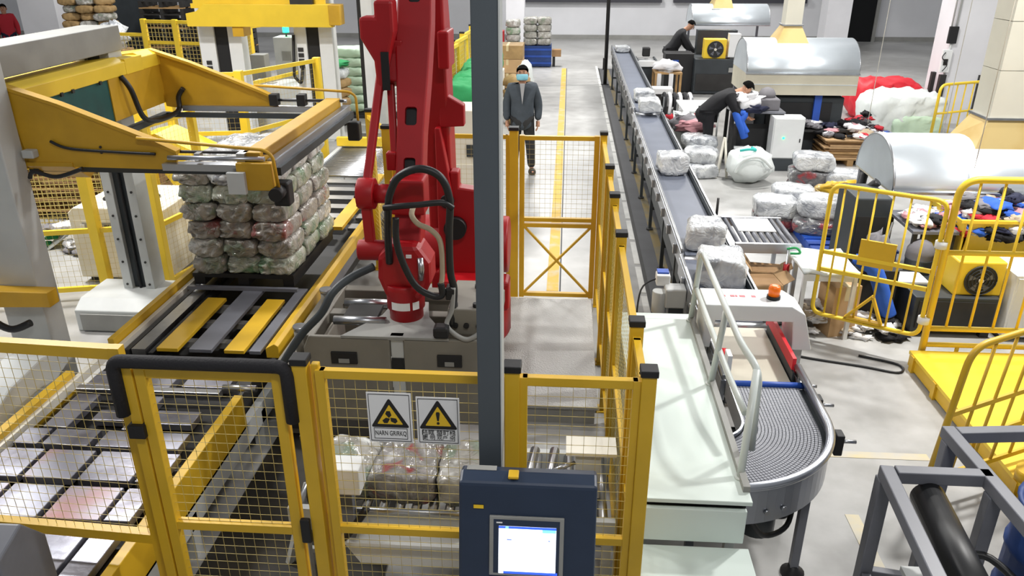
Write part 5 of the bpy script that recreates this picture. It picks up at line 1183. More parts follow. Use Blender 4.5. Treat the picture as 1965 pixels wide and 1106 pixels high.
MB().tube(curve_pts([(2.80, 13.32, .93), (2.84, 13.28, .82), (2.92, 13.26, .66), (2.98, 13.27, .52)]), .065, 10).build('trouser_leg', 'cloth_blue', jn); MB().tube(curve_pts([(2.82, 13.32, .92), (2.95, 13.3, .9), (2.9, 13.27, .78), (3.0, 13.25, .6)]), .055, 10).build('trouser_leg', 'cloth_blue', jn)
c1_ = thing('control_cabinet', 'white control cabinet with a small green light', 'cabinet', (3.68, 13.2, 0))
MB().box(3.4, 3.9, 13.15, 13.45, .2, .88).build('body', 'white', c1_, bev=.006); MB().box(3.42, 3.88, 13.135, 13.15, .22, .86).build('door', 'white', c1_)
MB().cyl((3.58, 13.13, .55), (3.58, 13.122, .55), .018, 12).build('pilot_light', 'led_green', c1_); MB().box(3.84, 3.855, 13.125, 13.135, .48, .54).build('latch', 'dark', c1_); MB().box(3.38, 3.92, 13.12, 13.5, 0, .2).build('plinth', 'machine_dark', c1_)
tt = thing('trestle', 'thin cream trestle leaning by the white sack', 'trestle', (2.55, 12.75, 0))
for (p, q_) in (((2.45, 12.6, 0), (2.56, 12.8, .62)), ((2.62, 12.6, 0), (2.57, 12.8, .62)), ((2.55, 12.95, 0), (2.56, 12.8, .62))): MB().bar(p, q_, .03, .03).build('leg', 'cream', tt)
# cardboard on pallet + heap
cpl = thing('wooden_pallet', 'wooden pallet loaded with flat cardboard near the white bale', 'pallet', (4.85, 14.0, 0))
for y in (13.5, 13.72, 13.94, 14.16, 14.38): MB().box(4.35, 5.35, y, y + .12, .1, .125).build('deck_board', 'wood', cpl)
for x in (4.36, 4.8, 5.24): MB().box(x, x + .1, 13.5, 14.5, 0, .1).build('runner', 'wood', cpl)
r_ = random.Random(8)
for i in range(11):
    x0 = 4.4 + r_.uniform(-.04, .08); o = MB().box(x0, x0 + r_.uniform(.7, .9), 13.52 + r_.uniform(-.05, .05), 14.45 + r_.uniform(-.05, .05), .127 + i * .03, .150 + i * .03).build('cardboard_sheet', r_.choice(('cardboard', 'wood', 'cardboard')))
    tag(o, 'flat cardboard sheet on the wooden pallet, %s in the stack' % ('lowest', 'second', 'third', 'fourth', 'fifth', 'sixth', 'seventh', 'eighth', 'ninth', 'tenth', 'topmost')[i], 'cardboard', 'cardboard sheets on the wooden pallet')
heap('garment_heap', 'mixed rags strewn over the cardboard stack', (4.82, 14.0, .46), .5, .45, .14, 34, 21)
heap('garment_heap', 'garments piled below the right end of the middle hood', (5.5, 15.0, 0), .5, .5, .7, 46, 22, ('cloth_white', 'cloth_red', 'cloth_black', 'cloth_white', 'cloth_blue', 'cloth_grey'), .15)
heap('garment_heap', 'pale and dark rags on the ledge of the middle press', (4.2, 14.02, .55), .45, .12, .1, 18, 23, ('cloth_white', 'cloth_black', 'cloth_grey', 'cloth_navy'), .11)
lg_ = thing('side_shelf', 'low dark shelf in front of the middle press', 'shelf', (4.2, 14.0, 0))
MB().box(3.75, 4.9, 13.85, 14.12, .5, .54).build('shelf_board', 'dark', lg_)
for x in (3.8, 4.85): MB().box(x - .02, x + .02, 13.88, 14.1, 0, .5).build('leg', 'dark', lg_)
# big bales near pillar
rc = thing('red_bale', 'large bale under a red cover behind the big white bale', 'bale', (6.8, 17.7, 0))
o = bale_mesh('covered_body', 1.35, 1.1, .82, 71, 'red_cover', .22, 14, .02); o.parent = rc
wl_ = thing('white_bale', 'large rounded bale in white film with a pale green side', 'bale', (6.7, 16.45, 0))
o = bale_mesh('film_body', 1.5, 1.1, .78, 72, 'sack_white', .32, 16, .03); o.parent = wl_
mat('pale_green', (196, 220, 196), .55, bump=.3, bscale=9)
o = bale_mesh('green_sheet', .95, .2, .4, 73, 'pale_green', .3, 12, .03); o.parent = wl_; o.location = (.15, -.5, 0)
# railing by pillar
fr2 = thing('tube_railing', 'far yellow tubular railing beside the white pillar', 'railing', (7.1, 15.1, 0))
MB().tube(rounded([(6.75, 15, 0), (6.75, 15, 1.14), (8.0, 15.6, 1.14), (8.0, 15.6, 0)], .14, 7), .026, 10).build('frame_tube', 'yellow_bright', fr2)
for k in (.15, .3, .45, .6, .75, .9): MB().tube([(6.75 + 1.25 * k, 15 + .6 * k, .1), (6.75 + 1.25 * k, 15 + .6 * k, 1.13)], .014, 8).build('upright', 'yellow_bright', fr2)
for z in (.1, .62): MB().tube([(6.75, 15, z), (8.0, 15.6, z)], .02, 8).build('rail', 'yellow_bright', fr2)
fr3 = thing('tube_railing', 'short yellow railing cut by the right edge, right of the duct', 'railing', (7.3, 13, 0))
MB().tube(rounded([(7.0, 13.2, 0), (7.0, 13.2, 1.1), (8.0, 13.2, 1.1), (8.0, 13.2, 0)], .12, 6), .024, 10).build('frame_tube', 'yellow_bright', fr3)
for k in (.25, .5, .75): MB().tube([(7 + k, 13.2, .1), (7 + k, 13.2, 1.09)], .013, 8).build('upright', 'yellow_bright', fr3)
MB().tube([(7, 13.2, .5), (8, 13.2, .5)], .02, 8).build('rail', 'yellow_bright', fr3)
# pillar switchgear
eb = thing('switch_box', 'black switch box with conduits on the white pillar', 'switch box', (7.9, 17.2, 1.6))
MB().box(7.66, 7.84, 17.16, 17.22, 1.62, 1.95).build('box_body', 'black', eb, bev=.01)
for x in (7.70, 7.79): MB().cyl((x, 17.2, 1.95), (x, 17.2, 7.5), .018, 8).build('conduit', 'grey_light', eb)
MB().cyl((7.76, 17.2, .95), (7.76, 17.2, 1.62), .016, 8).build('conduit', 'grey_light', eb)
eb2 = thing('meter_box', 'white meter box with loose wires low on the pillar', 'switch box', (7.86, 17.2, 1.0))
MB().box(7.62, 7.81, 17.15, 17.225, 1.05, 1.5).build('box_body', 'white', eb2, bev=.01); MB().box(7.66, 7.74, 17.135, 17.15, 1.2, 1.32).build('breaker', 'dark', eb2)
MB().tube(curve_pts([(7.66, 17.13, 1.45), (7.6, 17.1, 1.35), (7.72, 17.1, 1.22), (7.66, 17.12, 1.08)]), .01, 6).build('wire', 'rubber', eb2)
# far baler with yellow fan
b0 = thing('baling_press', 'black baling press below the farthest hood', 'machine', (3.7, 20.8, 0))
MB().box(3.15, 4.4, 20.35, 21.3, .02, .86).build('press_body', 'machine_dark', b0, bev=.015); MB().box(2.45, 3.15, 20.6, 21.2, .02, .95).build('side_unit', 'black', b0, bev=.01)
MB().box(3.2, 4.3, 20.33, 20.35, .1, .5).build('front_panel', 'dark', b0); MB().box(3.98, 4.2, 20.31, 20.33, .55, .66).build('name_plate', 'grey_paint', b0); MB().box(2.62, 2.78, 20.58, 20.6, .62, .8).build('blue_label', 'blue', b0)
MB().box(3.3, 4.3, 21.3, 21.6, .02, 1.45).build('press_column', 'machine_dark', b0)
cooler('far yellow fan cooler on the black press', 3.36, 3.90, 20.45, 20.75, .86, 1.32)
wc0 = thing('control_cabinet', 'narrow white cabinet beside the far yellow fan cooler', 'cabinet', (4.1, 20.5, .86))
MB().box(3.95, 4.22, 20.42, 20.7, .9, 1.45).build('body', 'white', wc0, bev=.006); MB().box(4.02, 4.16, 20.5, 20.62, .86, .9).build('foot', 'grey_light', wc0)
garment('red cloth lump on top of the black press, behind the fan', (3.75, 21.0, .98), .24, .16, .2, 'cloth_red', 17.1)
wt0 = thing('cutting_table', 'wooden table draped with white sheets near the far press', 'table', (2.3, 18.8, 0))
MB().box(2.0, 2.62, 18.6, 19.3, .74, .78).build('table_top', 'wood', wt0)
for (x, y) in ((2.03, 18.63), (2.59, 18.63), (2.03, 19.27), (2.59, 19.27)): MB().box(x - .025, x + .025, y - .025, y + .025, 0, .74).build('leg', 'wood', wt0)
tag(lump(MB(), (2.3, 18.9, .88), .3, .3, .14, 15.5, 0, 16, 9).build('white_sheet', 'cloth_white'), 'crumpled white sheet heaped on the wooden cutting table', 'sheet'); MB().box(2.32, 2.42, 18.58, 18.6, .4, .76).build('hanging_sheet', 'cloth_white', wt0); MB().box(2.06, 2.14, 18.58, 18.6, .5, .76).build('hanging_sheet', 'cloth_white', wt0)
ml = thing('sorting_machine', 'black roller feed machine at the far end of the belt', 'machine', (1.95, 19.8, 0))
MB().box(1.68, 2.12, 19.4, 20.3, .02, .8).build('machine_base', 'machine_dark', ml, bev=.01)
for i in range(6): MB().cyl((1.70, 19.5 + i * .13, .86), (2.12, 19.5 + i * .13, .86), .04, 10).build('feed_roller', ('white', 'black')[i % 2], ml)
MB().box(1.66, 2.14, 19.36, 19.40, .8, .93).build('front_rail', 'white', ml); MB().box(1.82, 2.0, 20.0, 20.2, .95, 1.16).build('drive_head', 'black', ml, bev=.02)
for x in (1.68, 2.12): MB().box(x - .02, x + .02, 19.4, 20.3, .8, .92).build('side_plate', 'machine_dark', ml)
heap('garment_heap', 'pink and tan rags on the floor below the far tables', (2.3, 18.2, 0), .5, .35, .1, 16, 24, ('cloth_pink', 'cloth_tan', 'cloth_white', 'cloth_black'), .12)
heap('garment_heap', 'grey bagged rags right of the black press', (4.65, 20.2, 0), .3, .5, .7, 30, 25, ('cloth_grey', 'cloth_white', 'cloth_grey'), .16)
heap('garment_heap', 'red and white garments on the floor past the middle hood', (5.3, 22, 0), .6, .4, .6, 24, 26, ('cloth_red', 'cloth_white', 'cloth_red'), .2)
rk = thing('low_stand', 'low steel stand holding the red and white garments', 'stand', (5.3, 22.7, 0)); MB().box(4.9, 5.7, 22.6, 22.9, .3, .34).build('stand_top', 'steel', rk)
for x in (4.95, 5.65): MB().box(x - .02, x + .02, 22.65, 22.85, 0, .3).build('leg', 'steel', rk)
# poles and hanging wires
bp_ = thing('steel_pole', 'thin black pole at the far end of the belt line', 'pole', (1.02, 21.7, 0))
MB().cyl((1.02, 21.7, .02), (1.02, 21.7, 6.6), .05, 12).build('shaft', 'black', bp_); MB().box(.92, 1.12, 21.6, 21.8, 0, .02).build('foot_plate', 'black', bp_); MB().box(.94, 1.0, 21.6, 21.66, .4, .7).build('switch', 'dark', bp_)
for (x, y, lab, zb) in ((4.65, 12.5, 'leftmost thin wire hanging from the ceiling, by the middle hood', .95), (5.2, 11.2, 'middle of three thin wires hanging from the ceiling', .6), (4.35, 8.5, 'rightmost thin wire, hanging down onto the near hood', 1.3)):
    o = MB().tube([(x, y, zb), (x + .05, y + .1, 6.6)], .005, 5).build('hanging_wire', 'cream'); tag(o, lab, 'wire', 'thin hanging wires')
mp = thing('floor_cable', 'black cable looping over the floor before the tube gate', 'cable', (2.6, 6.3, 0))
MB().tube(curve_pts([(1.85, 6.75, .012), (2.2, 6.55, .012), (2.7, 6.4, .012), (3.0, 6.3, .012), (3.05, 6.45, .012), (2.75, 6.6, .012)]), .011, 7).build('cable_run', 'rubber', mp)
# ------------------------------------------------------------ left background
lw = thing('roller_conveyor', 'narrow-roller conveyor behind the tall bale stack', 'conveyor', (-2.9, 11.4, 0))
for x in (-3.55, -2.2): MB().box(x - .03, x + .03, 10.5, 13.2, .38, .54).build('side_rail', 'grey_light', lw)
for i in range(34): MB().cyl((-3.52, 10.56 + i * .078, .5), (-2.23, 10.56 + i * .078, .5), .024, 8).build('roller', 'steel', lw)
for x in (-3.5, -2.25):
    for y in (10.6, 11.9, 13.1): MB().box(x - .03, x + .03, y - .03, y + .03, 0, .38).build('leg', 'grey_light', lw)
MB().box(-3.6, -2.15, 12.1, 12.2, .55, .68).build('yellow_crossbar', 'yellow_bright', lw)
# white cabinet machine
cl = thing('air_cabinet', 'white machine cabinet behind the press column', 'cabinet', (-4.75, 8.2, 0))
MB().prism([(-5.35, .07), (-4.32, .07), (-4.32, .84), (-4.4, .88), (-5.28, .88), (-5.35, .82)], 'y', 7.78, 8.7).build('body', 'cream', cl, bev=.01)
MB().box(-5.3, -4.75, 7.765, 7.78, .1, .74).build('door', 'cream', cl); MB().box(-4.72, -4.36, 7.765, 7.78, .1, .74).build('door', 'cream', cl)
MB().box(-5.2, -4.75, 7.76, 7.765, .66, .72).build('control_strip', 'grey_paint', cl)
for i, x in enumerate((-5.22, -5.1, -4.95, -4.86)): MB().box(x, x + .05, 7.752, 7.76, .655 - .03 * (i % 2), .70 - .03 * (i % 2)).build('push_button', ('white', 'red', 'dark', 'cloth_green')[i], cl)
MB().box(-4.8, -4.6, 7.76, 7.766, .36, .4).build('vent_slot', 'dark', cl)
for (x, y) in ((-5.25, 7.9), (-4.42, 7.9), (-5.25, 8.6), (-4.42, 8.6)): MB().box(x - .05, x + .05, y - .04, y + .04, 0, .07).build('foot', 'dark', cl)
MB().lathe([(.08, .88), (.09, .9), (.05, .94)], (-4.6, 8.2, 0), 14).build('lifting_eye', 'dark', cl); MB().lathe([(.06, .88), (.06, .9), (.03, .92)], (-5.05, 8.1, 0), 14).build('lifting_eye', 'dark', cl)
# fence around the press
pf = thing('safety_fence', 'yellow fence posts and rail between press column and white cabinet', 'fence', (-4.9, 7.4, 0))
for (x, y) in ((-4.84, 7.42), (-4.26, 7.60), (-6.9, 6.9)): post(pf, x, y, 1.85, .1, False, 'yellow_bright')
for (p, q_) in (((-6.9, 6.9), (-4.84, 7.42)), ((-4.84, 7.42), (-4.26, 7.6)), ((-4.26, 7.6), (-4.1, 8.4))):
    for z in (.12, .76, 1.8): MB().bar((p[0], p[1], z), (q_[0], q_[1], z), .04, .05).build('rail', 'yellow_bright', pf)
    wires(p, q_, .14, 1.78, .06, .0014).build('wire_mesh', 'wire', pf, kind='stuff')
post(pf, -4.1, 8.4, 1.85, .08, False, 'yellow_bright')
mf = thing('safety_fence', 'yellow dense mesh fence with a solid top panel, behind the press column', 'fence', (-6.2, 9.3, 0))
A_, B_ = (-7.6, 9.1), (-5.3, 9.6)
panel(mf, A_, B_, .05, 1.75, (.9,), .055, .05, [(.05, 1.1)], 'yellow_bright', .006)
a = Vector((A_[0], A_[1], 0)); b = Vector((B_[0], B_[1], 0)); MB().bar((a.x, a.y, 1.42), (b.x, b.y, 1.42), .02, .62).build('solid_panel', 'yellow_bright', mf)
for p in (A_, B_): post(mf, p[0], p[1], 1.8, .08, False, 'yellow_bright')
ORD = ('lowest', 'second', 'third', 'fourth', 'fifth', 'sixth', 'seventh', 'eighth', 'ninth', 'tenth', 'topmost')
def wood_pallet(label, cx, cy, z, lx, ly, h, nb, m, group):
    t = thing('wooden_pallet', label, 'pallet', (cx, cy, z), group)
    for j in range(nb):
        y = -ly / 2 + (ly - .16) * j / (nb - 1); MB().box(-lx / 2, lx / 2, y, y + .16, h - .03, h).build('deck_board', m, t, world=False)
    for x in (-lx / 2, -.05, lx / 2 - .1): MB().box(x, x + .1, -ly / 2, ly / 2, 0, h - .03).build('runner', 'cardboard_dark' if m == 'cardboard_dark' else 'dark', t, world=False)
    return t
for i in range(6): wood_pallet('dark brown pallet behind the dense mesh fence, %s of six' % (ORD[i] if i < 5 else 'topmost'), -6.45, 10.4, i * .15, 1.8, 1.1, .146, 4, 'cardboard_dark', 'pallets behind the dense mesh fence')
heap('scrap_heap', 'pale film scraps on the floor before the dense mesh fence', (-6.0, 8.9, 0), .5, .25, .45, 18, 31, ('cloth_white', 'cloth_grey', 'cloth_green', 'cloth_white'), .14, 'scraps')
for (p, q_, lab) in (((-6.2, 9.0, .012), (-5.6, 9.3, .5), 'longer grey board leaning on the dense mesh fence'), ((-6.4, 8.8, .012), (-5.95, 9.05, .34), 'shorter grey board leaning before the dense mesh fence')):
    tag(MB().bar(p, q_, .2, .02).build('leaning_board', 'grey_light'), lab, 'board', 'boards at the dense mesh fence')
# second portal machine, far
g2 = thing('gantry_frame', 'far white portal frame with black guide channels', 'machine frame', (-5, 14.9, 0))
for (x0, x1, x2, y) in ((-6.83, -6.53, -6.27, 14.8), (-5.02, -4.80, -4.56, 14.8), (-3.80, -3.72, -3.46, 14.7)):
    first = x0 < -3.9
    MB().box(x0 if first else x1, x1 if first else x2, y, y + .3, .02, 3.2).build('column', 'white', g2, bev=.006)
    MB().box(x1 if first else x0, x2 if first else x1, y + .05, y + .3, .02, 3.2).build('guide_channel', 'black', g2)
    if first: MB().box(x2, x2 + .25, y, y + .3, .02, 3.2).build('column', 'white', g2, bev=.006)
    MB().box(x0 - .15, x2 + .15, y - .1, y + .4, 0, .02).build('foot_plate', 'grey_light', g2)
MB().box(-3.5, -3.36, 14.62, 14.98, .02, 3.2).build('column', 'grey_light', g2)
for (x, z) in ((-6.69, 1.1), (-4.92, 1.35)):
    for i in range(4): MB().box(x - .05, x + .05, 14.785, 14.8, z + i * .1, z + .07 + i * .1).build('label_mark', 'dark', g2)
MB().tube(rounded([(-5.02, 14.76, 1.95), (-5.06, 14.7, 1.2), (-4.94, 14.7, 1.08), (-4.9, 14.76, 1.4)], .06), .03, 8).build('cable_chain', 'black', g2)
c2_ = thing('press_carriage', 'bright yellow press carriage raised at the top of the frame', 'press', (-5.4, 14.6, 2.1))
MB().prism([(-6.8, 2.12), (-4.15, 2.12), (-4.15, 2.42), (-4.2, 2.5), (-6.45, 2.5), (-6.6, 2.38), (-6.8, 2.34)], 'y', 14.36, 14.5).build('front_beam', 'yellow_bright', c2_, bev=.006)
MB().box(-4.2, -4.0, 14.3, 14.62, 2.16, 2.5).build('end_block', 'yellow_press', c2_, bev=.01)
MB().box(-6.75, -4.2, 14.5, 14.7, 2.42, 2.5).build('top_plate', 'yellow_bright', c2_)
MB().box(-6.7, -4.3, 14.5, 14.56, 2.5, 2.9).build('back_plate', 'yellow_bright', c2_)
MB().box(-6.0, -5.8, 14.4, 14.75, 1.95, 2.12).build('motor_bracket', 'yellow_press', c2_); MB().box(-4.9, -4.5, 14.4, 14.6, 2.5, 2.62).build('motor', 'dark', c2_)
cb = thing('control_cabinet', 'tall grey cabinet with a green beacon beyond the far frame', 'cabinet', (-6.3, 18, 0))
MB().box(-6.6, -6.0, 18, 18.5, .02, 1.55).build('body', 'grey_light', cb, bev=.008); MB().box(-6.42, -6.22, 17.99, 18, 1.05, 1.25).build('display', 'grey_paint', cb); MB().box(-6.55, -6.05, 17.99, 18.0, .1, .75).build('door', 'grey_light', cb)
MB().cyl((-6.35, 18.2, 1.55), (-6.35, 18.2, 1.64), .02, 8).build('beacon_stem', 'dark', cb); MB().cyl((-6.35, 18.2, 1.64), (-6.35, 18.2, 1.80), .07, 14).build('beacon_lens', 'led_green', cb)
MB().box(-6.6, -6.0, 18.0, 18.5, 0, .02).build('plinth', 'dark', cb)
wm = thing('white_machine', 'long low white machine cover behind the press carriage', 'machine', (-5.7, 15.9, 0))
MB().prism([(-6.5, 0), (-5.2, 0), (-5.2, .82), (-5.3, .9), (-6.4, .9), (-6.5, .82)], 'y', 15.5, 16.4).build('cover', 'grey_light', wm, bev=.01)
MB().box(-6.0, -5.85, 15.75, 15.95, .9, .91).build('hatch', 'grey_paint', wm); MB().box(-6.4, -5.3, 15.49, 15.5, .1, .7).build('access_panel', 'grey_light', wm)
gm_ = thing('grey_motor_unit', 'grey upright motor unit left of the tall cabinet', 'machine', (-6.5, 16.7, 0))
MB().box(-6.62, -6.32, 16.6, 16.9, 0, 1.35).build('housing', 'grey_paint', gm_, bev=.01); MB().cyl((-6.8, 16.72, 1.1), (-6.6, 16.72, 1.1), .09, 14).build('motor', 'grey_frame', gm_)
# white wrapped pallet loads
wl2 = [bale_mesh('white_sack', .9, .6, .2, 90 + i, 'sack_white', .3, 12, .02) for i in range(2)]
k = 0
for i, zl in enumerate(('bottom', 'second', 'third', 'fourth', 'fifth', 'sixth', 'top')):
    for c, cn in ((-4.75, 'left'), (-3.85, 'right')):
        place(wl2[k % 2], (c, 17.2, .12 + i * .19), 'flat white sack in the pale pallet load, %s layer, %s column' % (zl, cn), 'white sacks on the pale pallet load', m='pale_green' if (i + k) % 3 == 0 else 'sack_white', cat='sack', name='white_sack'); k += 1
for o in wl2: drop(o)
pw = thing('pallet', 'dark pallet under the pale white sack load', 'pallet', (-4.3, 17.2, 0))
MB().box(-5.25, -3.35, 16.85, 17.55, .08, .12).build('deck', 'dark', pw)
for x in (-5.2, -4.35, -3.5): MB().box(x, x + .1, 16.85, 17.55, 0, .08).build('runner', 'dark', pw)
bs = [bale_mesh('brown_sack', .5, .5, .2, 95 + i, 'sack_tan', .4, 12, .02) for i in range(2)]
for i, nm in enumerate(('bottom', 'second', 'third', 'fourth', 'fifth', 'sixth')):
    place(bs[i % 2], (-4.75, 16.3, .0 + i * .19), 'brown-green sack in the single column before the white load, %s' % nm, 'sacks in the single column', i * .3, m=('cloth_black', 'sack_tan', 'sack_tan', 'sack_tan', 'sack_tan', 'wrap_white')[i], cat='sack', name='brown_sack')
garment('green film on top of the single sack column', (-4.75, 16.3, 1.24), .28, .24, .07, 'cloth_green', 19.3, name='green_film', cat='film')
# far-left: sacks on pallets
for i, nm in enumerate(('bottom', 'second', 'third', 'fourth', 'fifth', 'sixth', 'seventh', 'eighth', 'ninth', 'top')):
    for c, cn in enumerate(('left', 'middle', 'right')):
        place(bs[(i + c) % 2], (-13.55 + c * .46, 21.9 + .05 * ((i * 7 + c) % 3), .14 + i * .2), 'brown paper sack at far left, %s layer, %s of three' % (nm, cn), 'brown sacks at far left', .2 * ((i + c) % 3), m=('sack_tan', 'wrap_silver', 'sack_tan')[(i * 2 + c) % 3], cat='sack', name='brown_sack')
for o in bs: drop(o)
bpal = thing('pallet', 'wooden pallet under the brown paper sacks', 'pallet', (-13.1, 22, 0)); MB().box(-13.85, -12.35, 21.6, 22.3, .1, .14).build('deck', 'wood', bpal)
for x in (-13.8, -13.1, -12.5): MB().box(x, x + .1, 21.6, 22.3, 0, .1).build('runner', 'wood', bpal)
sv = thing('silver_bundle', 'round silver plastic bundle beside the portal frame top', 'bundle', (-11.2, 19.6, 0))
lump(MB(), (-11.2, 19.6, 1.35), .32, .3, .34, 21.5, 0, 20, 12).build('bundle', 'wrap_white', sv); scr = thing('wooden_crate', 'brown crate under the round silver bundle', 'crate', (-11.2, 19.6, 0)); MB().box(-11.5, -10.9, 19.3, 19.9, .04, 1.08).build('crate_body', 'cardboard_dark', scr)
for z in (.2, .55, .9): MB().box(-11.52, -10.88, 19.28, 19.3, z, z + .08).build('slat', 'wood', scr)
for x in (-11.45, -10.97): MB().box(x - .04, x + .04, 19.32, 19.88, 0, .04).build('runner', 'wood', scr)
dpn = thing('metal_screen', 'dark grey panel standing beyond the brown sacks', 'panel', (-13.1, 24.2, 0))
MB().prism([(-13.6, 0), (-12.6, 0), (-12.7, 2.4), (-13.7, 2.6)], 'y', 24.2, 24.3).build('sheet', 'machine_dark', dpn); MB().box(-13.5, -12.7, 24.3, 24.7, 0, .08).build('base', 'dark', dpn)
for kx, lab in ((-11.6, 'left'), (-9.9, 'right')):
    for i in range(11): wood_pallet('dark wooden pallet in the %s of two far stacks, %s' % (lab, ORD[i] + (' from the floor' if 0 < i < 10 else '')), kx, 23.5, i * .18, 1.3, .95, .176, 3, 'wood' if i % 3 == 0 else 'dark', 'pallets in the far stacks')
# far mesh fence, yellow
ff = thing('safety_fence', 'tall yellow mesh enclosure behind the press, top left', 'fence', (-9.5, 19, 0))
C_ = ((-12.2, 18.9), (-9.9, 18.7), (-8.25, 18.4), (-8.6, 21.8), (-10.1, 22.1))
for i in range(4):
    p, q_ = C_[i], C_[i + 1]; n_ = 2
    for j in range(n_):
        a = (p[0] + (q_[0] - p[0]) * j / n_, p[1] + (q_[1] - p[1]) * j / n_); b = (p[0] + (q_[0] - p[0]) * (j + 1) / n_, p[1] + (q_[1] - p[1]) * (j + 1) / n_)
        z1 = 1.55 if i == 0 else 1.85
        panel(ff, a, b, .08, z1, (1.35,) if i else (), .09, .07, None, 'yellow_bright', .007)
        post(ff, a[0], a[1], z1 + .02, .11, False, 'yellow_bright')
post(ff, -10.1, 22.1, 1.87, .11, False, 'yellow_bright'); post(ff, -8.25, 18.4, 1.87, .2, False, 'yellow_bright')
nf = thing('safety_fence', 'yellow posts and rails between press carriage and far portal frame', 'fence', (-5.6, 12, 0))
for (x, y) in ((-5.75, 11.2), (-4.75, 11.4), (-6.9, 11.0), (-4.05, 12.9)): post(nf, x, y, 1.8, .11, False, 'yellow_bright')
for (p, q_) in (((-6.9, 11.0), (-5.75, 11.2)), ((-5.75, 11.2), (-4.75, 11.4)), ((-4.75, 11.4), (-4.05, 12.9))):
    for z in (.1, .9, 1.75): MB().bar((p[0], p[1], z), (q_[0], q_[1], z), .04, .06).build('rail', 'yellow_bright', nf)
    wires(p, q_, .1, 1.7, .07, .0016).build('wire_mesh', 'wire', nf, kind='stuff')
nf2 = thing('safety_fence', 'two yellow upright posts flanking the tall grey cabinet', 'fence', (-6.4, 16.9, 0))
for (x, y) in ((-6.25, 15.3), (-5.6, 17.4)): post(nf2, x, y, 2.1, .14, False, 'yellow_bright')
MB().bar((-6.25, 15.3, .95), (-5.6, 17.4, .95), .05, .07).build('rail', 'yellow_bright', nf2); MB().bar((-6.25, 15.3, 2.02), (-5.6, 17.4, 2.02), .05, .1).build('rail', 'yellow_bright', nf2)
yc_ = thing('yellow_hopper', 'yellow sheet-metal chute under the press arms', 'chute', (-5.4, 9.6, 0))
MB().prism([(-4.95, .3), (-4.15, .3), (-4.15, .75), (-5.25, 1.25), (-5.5, 1.2)], 'y', 9.7, 10.3).build('chute_body', 'yellow_bright', yc_); MB().box(-4.85, -4.25, 9.8, 10.2, 0, .3).build('chute_base', 'dark', yc_)
# middle background: long fence with green bags, columns
mfn = thing('safety_fence', 'yellow panel fence running back along the green bags', 'fence', (-2.1, 17, 0))
py = 13.9
for y in (15.2, 16.6, 18.2, 20.0):
    panel(mfn, (-2.15, py), (-2.05, y), .1, 1.78, (.95,), .08, .06, None, 'yellow_bright', .004); post(mfn, -2.15, py, 1.82, .09, True, 'yellow_bright'); py = y
MB().box(-2.35, -2.1, 13.86, 13.9, 1.0, 1.8).build('end_panel', 'yellow_bright', mfn)
gp_ = [bale_mesh('green_bag', .62, .9, .4, 40 + i, 'cloth_green', .35, 12, .02) for i in range(2)]
for i in range(5):
    place(gp_[i % 2], (-1.68, 13.2 + i * .98, 1.0), 'green tarpaulin bag on the long crate row, %s from the robot' % ('nearest', 'second', 'third', 'fourth', 'farthest')[i], 'green bags in a row', .1 * (i % 3 - 1), cat='bag', name='green_bag')
for o in gp_: drop(o)
for i in range(5):
    cw = thing('pale_crate', 'pale crate under the %s green bag' % ('nearest', 'second', 'third', 'fourth', 'farthest')[i], 'crate', (-1.68, 13.2 + i * .98, 0), 'crates under the green bags')
    MB().box(-2.0, -1.36, 12.75 + i * .98, 13.65 + i * .98, .1, 1.0).build('crate_body', 'cream', cw, bev=.01); MB().box(-1.98, -1.38, 12.77 + i * .98, 13.63 + i * .98, 0, .1).build('plinth', 'dark', cw)
pn = thing('electric_cabinet', 'cream electric cabinet with vents behind the red robot', 'cabinet', (-1.35, 9.8, 0))
MB().box(-1.62, -.98, 9.6, 10.2, .08, 1.62).build('body', 'cream', pn, bev=.01); MB().box(-1.22, -1.04, 9.585, 9.6, 1.05, 1.2).build('vent_grille', 'machine_dark', pn); MB().box(-1.58, -1.02, 9.588, 9.6, .15, .95).build('door', 'cream', pn)
MB().box(-1.6, -1.0, 9.62, 10.18, 0, .08).build('plinth', 'dark', pn)
rp = thing('white_column', 'white machine column with a black cable duct behind the robot', 'machine frame', (-3.0, 12.9, 0))
for (x0, x1, m) in ((-2.62, -2.42, 'white'), (-2.42, -2.26, 'concrete_wall'), (-2.26, -2.2, 'black')): MB().box(x0, x1, 14.5, 14.8, 0, 3.4).build('upright', m, rp)
# stack on blue pallet box, boxes
bb_ = thing('blue_crate', 'blue plastic crate carrying silver bundles by the far wall', 'crate', (-.95, 25.2, 0))
MB().box(-1.35, -.5, 24.8, 25.6, .02, .62).build('crate_body', 'blue_dark', bb_, bev=.01)
for z in (.12, .32, .52): MB().box(-1.36, -.49, 24.78, 24.8, z - .03, z + .03).build('rib', 'blue', bb_)
for x in (-1.3, -.65): MB().box(x, x + .1, 24.85, 25.55, 0, .02).build('runner', 'dark', bb_)
sbm = [bale_mesh('silver_bundle', .42, .5, .2, 100 + i, 'wrap_silver', .3, 10, .02) for i in range(2)]
for i, nm in enumerate(('bottom', 'second', 'third', 'fourth')):
    for c, cn in ((-1.14, 'left'), (-.72, 'right')):
        place(sbm[(i + (cn == 'left')) % 2], (c, 25.1, .63 + i * .2), 'silver bundle on the blue crate, %s layer, %s side' % (nm, cn), 'silver bundles on the blue crate', cat='bundle', name='silver_bundle')
for i, nm in enumerate(('bottom', 'second', 'third', 'fourth', 'top')):
    place(sbm[i % 2], (-1.62, 24.3, .42 + i * .2), 'silver bundle in the narrow column left of the blue crate, %s' % nm, 'silver bundles in the narrow column', m='wrap_green' if i % 2 else 'wrap_silver', cat='bundle', name='silver_bundle')
for o in sbm: drop(o)
